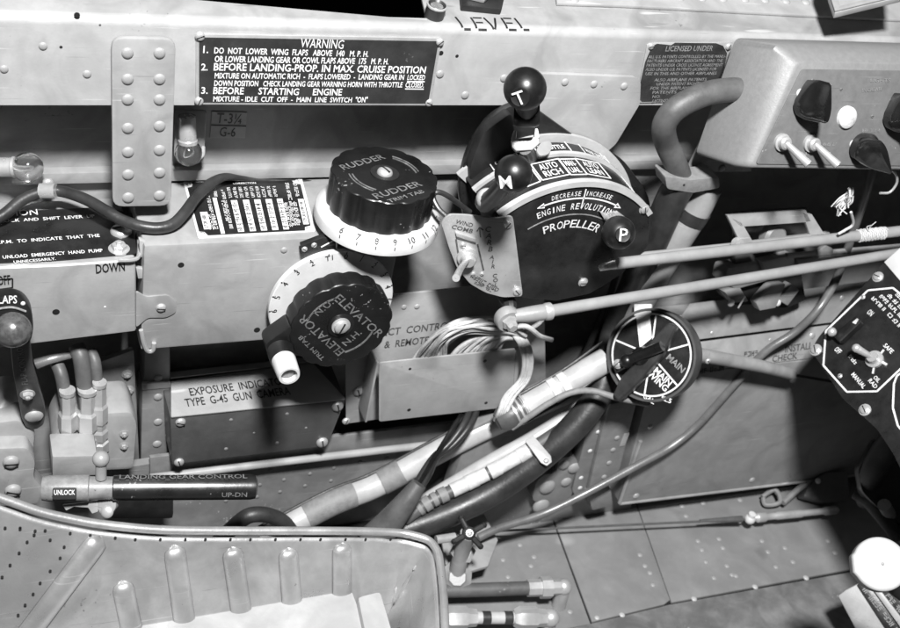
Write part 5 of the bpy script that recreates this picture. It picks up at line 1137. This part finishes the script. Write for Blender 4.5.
mb = MB(); mb.prism(f, rounded([(.002, -.0042), (.0145, -.0042), (.0145, .0022), (.002, .0022)], .001), .002, .0003, h=.0006); mb.obj('label', 'matte', t); mb = MB(); mb.text(f, 'UNLOCK', (.0028, -.0014), (.0137, -.0014), .0026, .0009, .015, px=False); mb.obj('label_lettering', 'letter', t)
p = PY(101, 478, yg - .004); q = PY(101, 459, yg - .002)
mb = MB(); mb.tube([p, q], .003, 12, sm=False); mb.ball(q, size(q, 8.5), 24); mb.obj('lock_pin', 'paint', t)
f = face_fr(PY(108, 500, yg - .008), BKW); mb = MB(); mb.pp(f, [(98, 488), (116, 488), (116, 508), (110, 517), (102, 517), (97, 508)], .006, .0015, .001); mb.pp(f, [(62, 505), (98, 501), (98, 512), (92, 514), (88, 508), (74, 507), (66, 511)], .003, .0006); mb.obj('lug', 'paint', t); stud('rivet', t, f.pt(107, 512), f.n, .0036, 'alu')
mb = MB(); mb.pp(wall(-.045), [(52, 457), (98, 456), (100, 476), (52, 478)], .02, .002); mb.obj('mount', 'paint', t)
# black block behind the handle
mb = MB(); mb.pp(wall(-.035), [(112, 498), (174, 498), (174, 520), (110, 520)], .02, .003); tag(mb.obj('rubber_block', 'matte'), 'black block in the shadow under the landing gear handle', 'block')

# ================================================================== SEAT
yS = -.155; SL = .5
rimA = [(-70, 486), (-30, 490), (0, 498), (40, 512), (75, 520), (105, 525), (160, 530), (230, 531), (300, 531), (360, 531.5), (398, 533)]
zr = PY(398, 533, yS).z
rimfr = Fr(Vector((0, yS, zr)), (1, 0, 0), (0, SL, 1)); R3 = [rimfr.pt(*p) for p in rimA]
R3 += [PZ(415, 536, zr), PZ(429, 541, zr), PZ(437, 551, zr), PZ(440, 563, zr), PZ(443, 590, zr), PZ(445, 625, zr), PZ(446, 660, zr - .0), PZ(447, 720, zr)]
t = thing('pilot_seat', 'bare metal pilot seat pan with a rolled tube rim and pressed ribs at bottom left', 'seat', (-.05, yS - .1, zr - .12)); ST = t
RS = smooth(R3, 6)
mb = MB(); mb.tube(RS, .0023, 16, sm=False); mb.obj('rim', 'seat', t)
# seat wall: from the rim down, leaning slightly inward
HS = .10
b = bmesh.new(); rows = []
for k in range(41):
    kk = k / 40; row = []
    for i, p in enumerate(RS):
        T = (RS[min(i + 1, len(RS) - 1)] - RS[max(0, i - 1)]); inw = Vector((T.y, -T.x, 0)).normalized()
        of_ = .002 + SL * (.002 + HS * kk); q = p + inw * of_ - NZ * (.002 + HS * kk)
        if i >= 58: q.y = min(q.y, yS - of_); q.x = min(q.x, R3[14].x + (R3[17].x - R3[14].x) * (q.y - R3[14].y) / (R3[17].y - R3[14].y) - of_ + .001)      # the two walls meet in a crease
        row.append(b.verts.new(q))
    rows.append(row)
for r0_, r1_ in zip(rows, rows[1:]):
    for i in range(len(RS) - 1): b.faces.new((r0_[i], r0_[i + 1], r1_[i + 1], r1_[i]))
mb = MB(); mb._merge(b)
wallfr = Fr(Vector((0, yS - .0022, zr)), (1, 0, 0), (0, SL, 1))
def rib(px0, px1, w):
    a, b_ = wallfr.pt(*px0), wallfr.pt(*px1); d_ = (b_ - a); L0 = d_.length; d_.normalize(); s_ = d_.cross(wallfr.n).normalized(); q = []
    nL, nA = 24, 10
    for i in range(nL + 1):
        x = L0 * i / nL; e1 = min(x, L0 - x); ww = w * math.sqrt(max(0.0, 1 - (1 - min(1, e1 / w)) ** 2)) if e1 < w else w
        q.append([mb.bm.verts.new(a + d_ * x + s_ * ww * math.cos(math.pi * j / nA) + wallfr.n * (0.5 * ww * math.sin(math.pi * j / nA) ** .8 - .0004)) for j in range(nA + 1)])
    for u_, v_ in zip(q, q[1:]):
        for j in range(nA): mb.bm.faces.new((u_[j], u_[j + 1], v_[j + 1], v_[j]))
rib((100, 538), (12, 655), .0046); rib((122, 583), (138, 660), .0042)
for x0, y0, x1, y1 in ((174, 547, 190, 660), (232, 549, 244, 630), (288, 550, 293, 616), (342, 545, 342, 600)): rib((x0, y0), (x1, y1), .0044)
o = mb.obj('pan', 'seat', t, sharp=60); md = o.modifiers.new('Solid', 'SOLIDIFY'); md.thickness = .0012; md.offset = 1
# seat bottom
zb = wallfr.pt(250, 607).z
TF = Fr((0, 0, zb), Vector((1, 0, .0)), (0, 1, .0))
mb = MB(); mb.pp(TF, [(40, 640), (150, 622), (215, 612), (352, 588), (372, 640), (380, 760), (0, 760)], .012, .003); mb.obj('seat_bottom', mat('pale_seat_bottom', .36, .5, scratch=.5, var=.15, scale=50, chip=.03, chipcol=.2, dirt=.8), t)
mb = MB(); mb.pp(TF.up(.004), [(357, 596), (381, 590), (396, 640), (398, 760), (368, 760), (366, 640)], .014, .003); mb.obj('bottom_edge', 'paint_lt', t)
for i in range(17):
    x = 20 + i * 23 + (i * 7 % 5); 
    if x > 400: break
    yv = 519 + 13.5 * min(1, max(0, x / 130)) + 5; p = wallfr.pt(x, yv + 1); stud('hole', t, p + wallfr.n * .0012, wallfr.n, .0007, 'ink')
for x, y in ((5, 527), (20, 528), (35, 530), (34, 534), (27, 541), (19, 552), (10, 564), (2, 576), (50, 539), (64, 546), (60, 557), (50, 570), (40, 582), (33, 593), (25, 604), (18, 614)):
    p = wallfr.pt(x, y); stud('hole', t, p + wallfr.n * .0012, wallfr.n, .0007, 'ink')
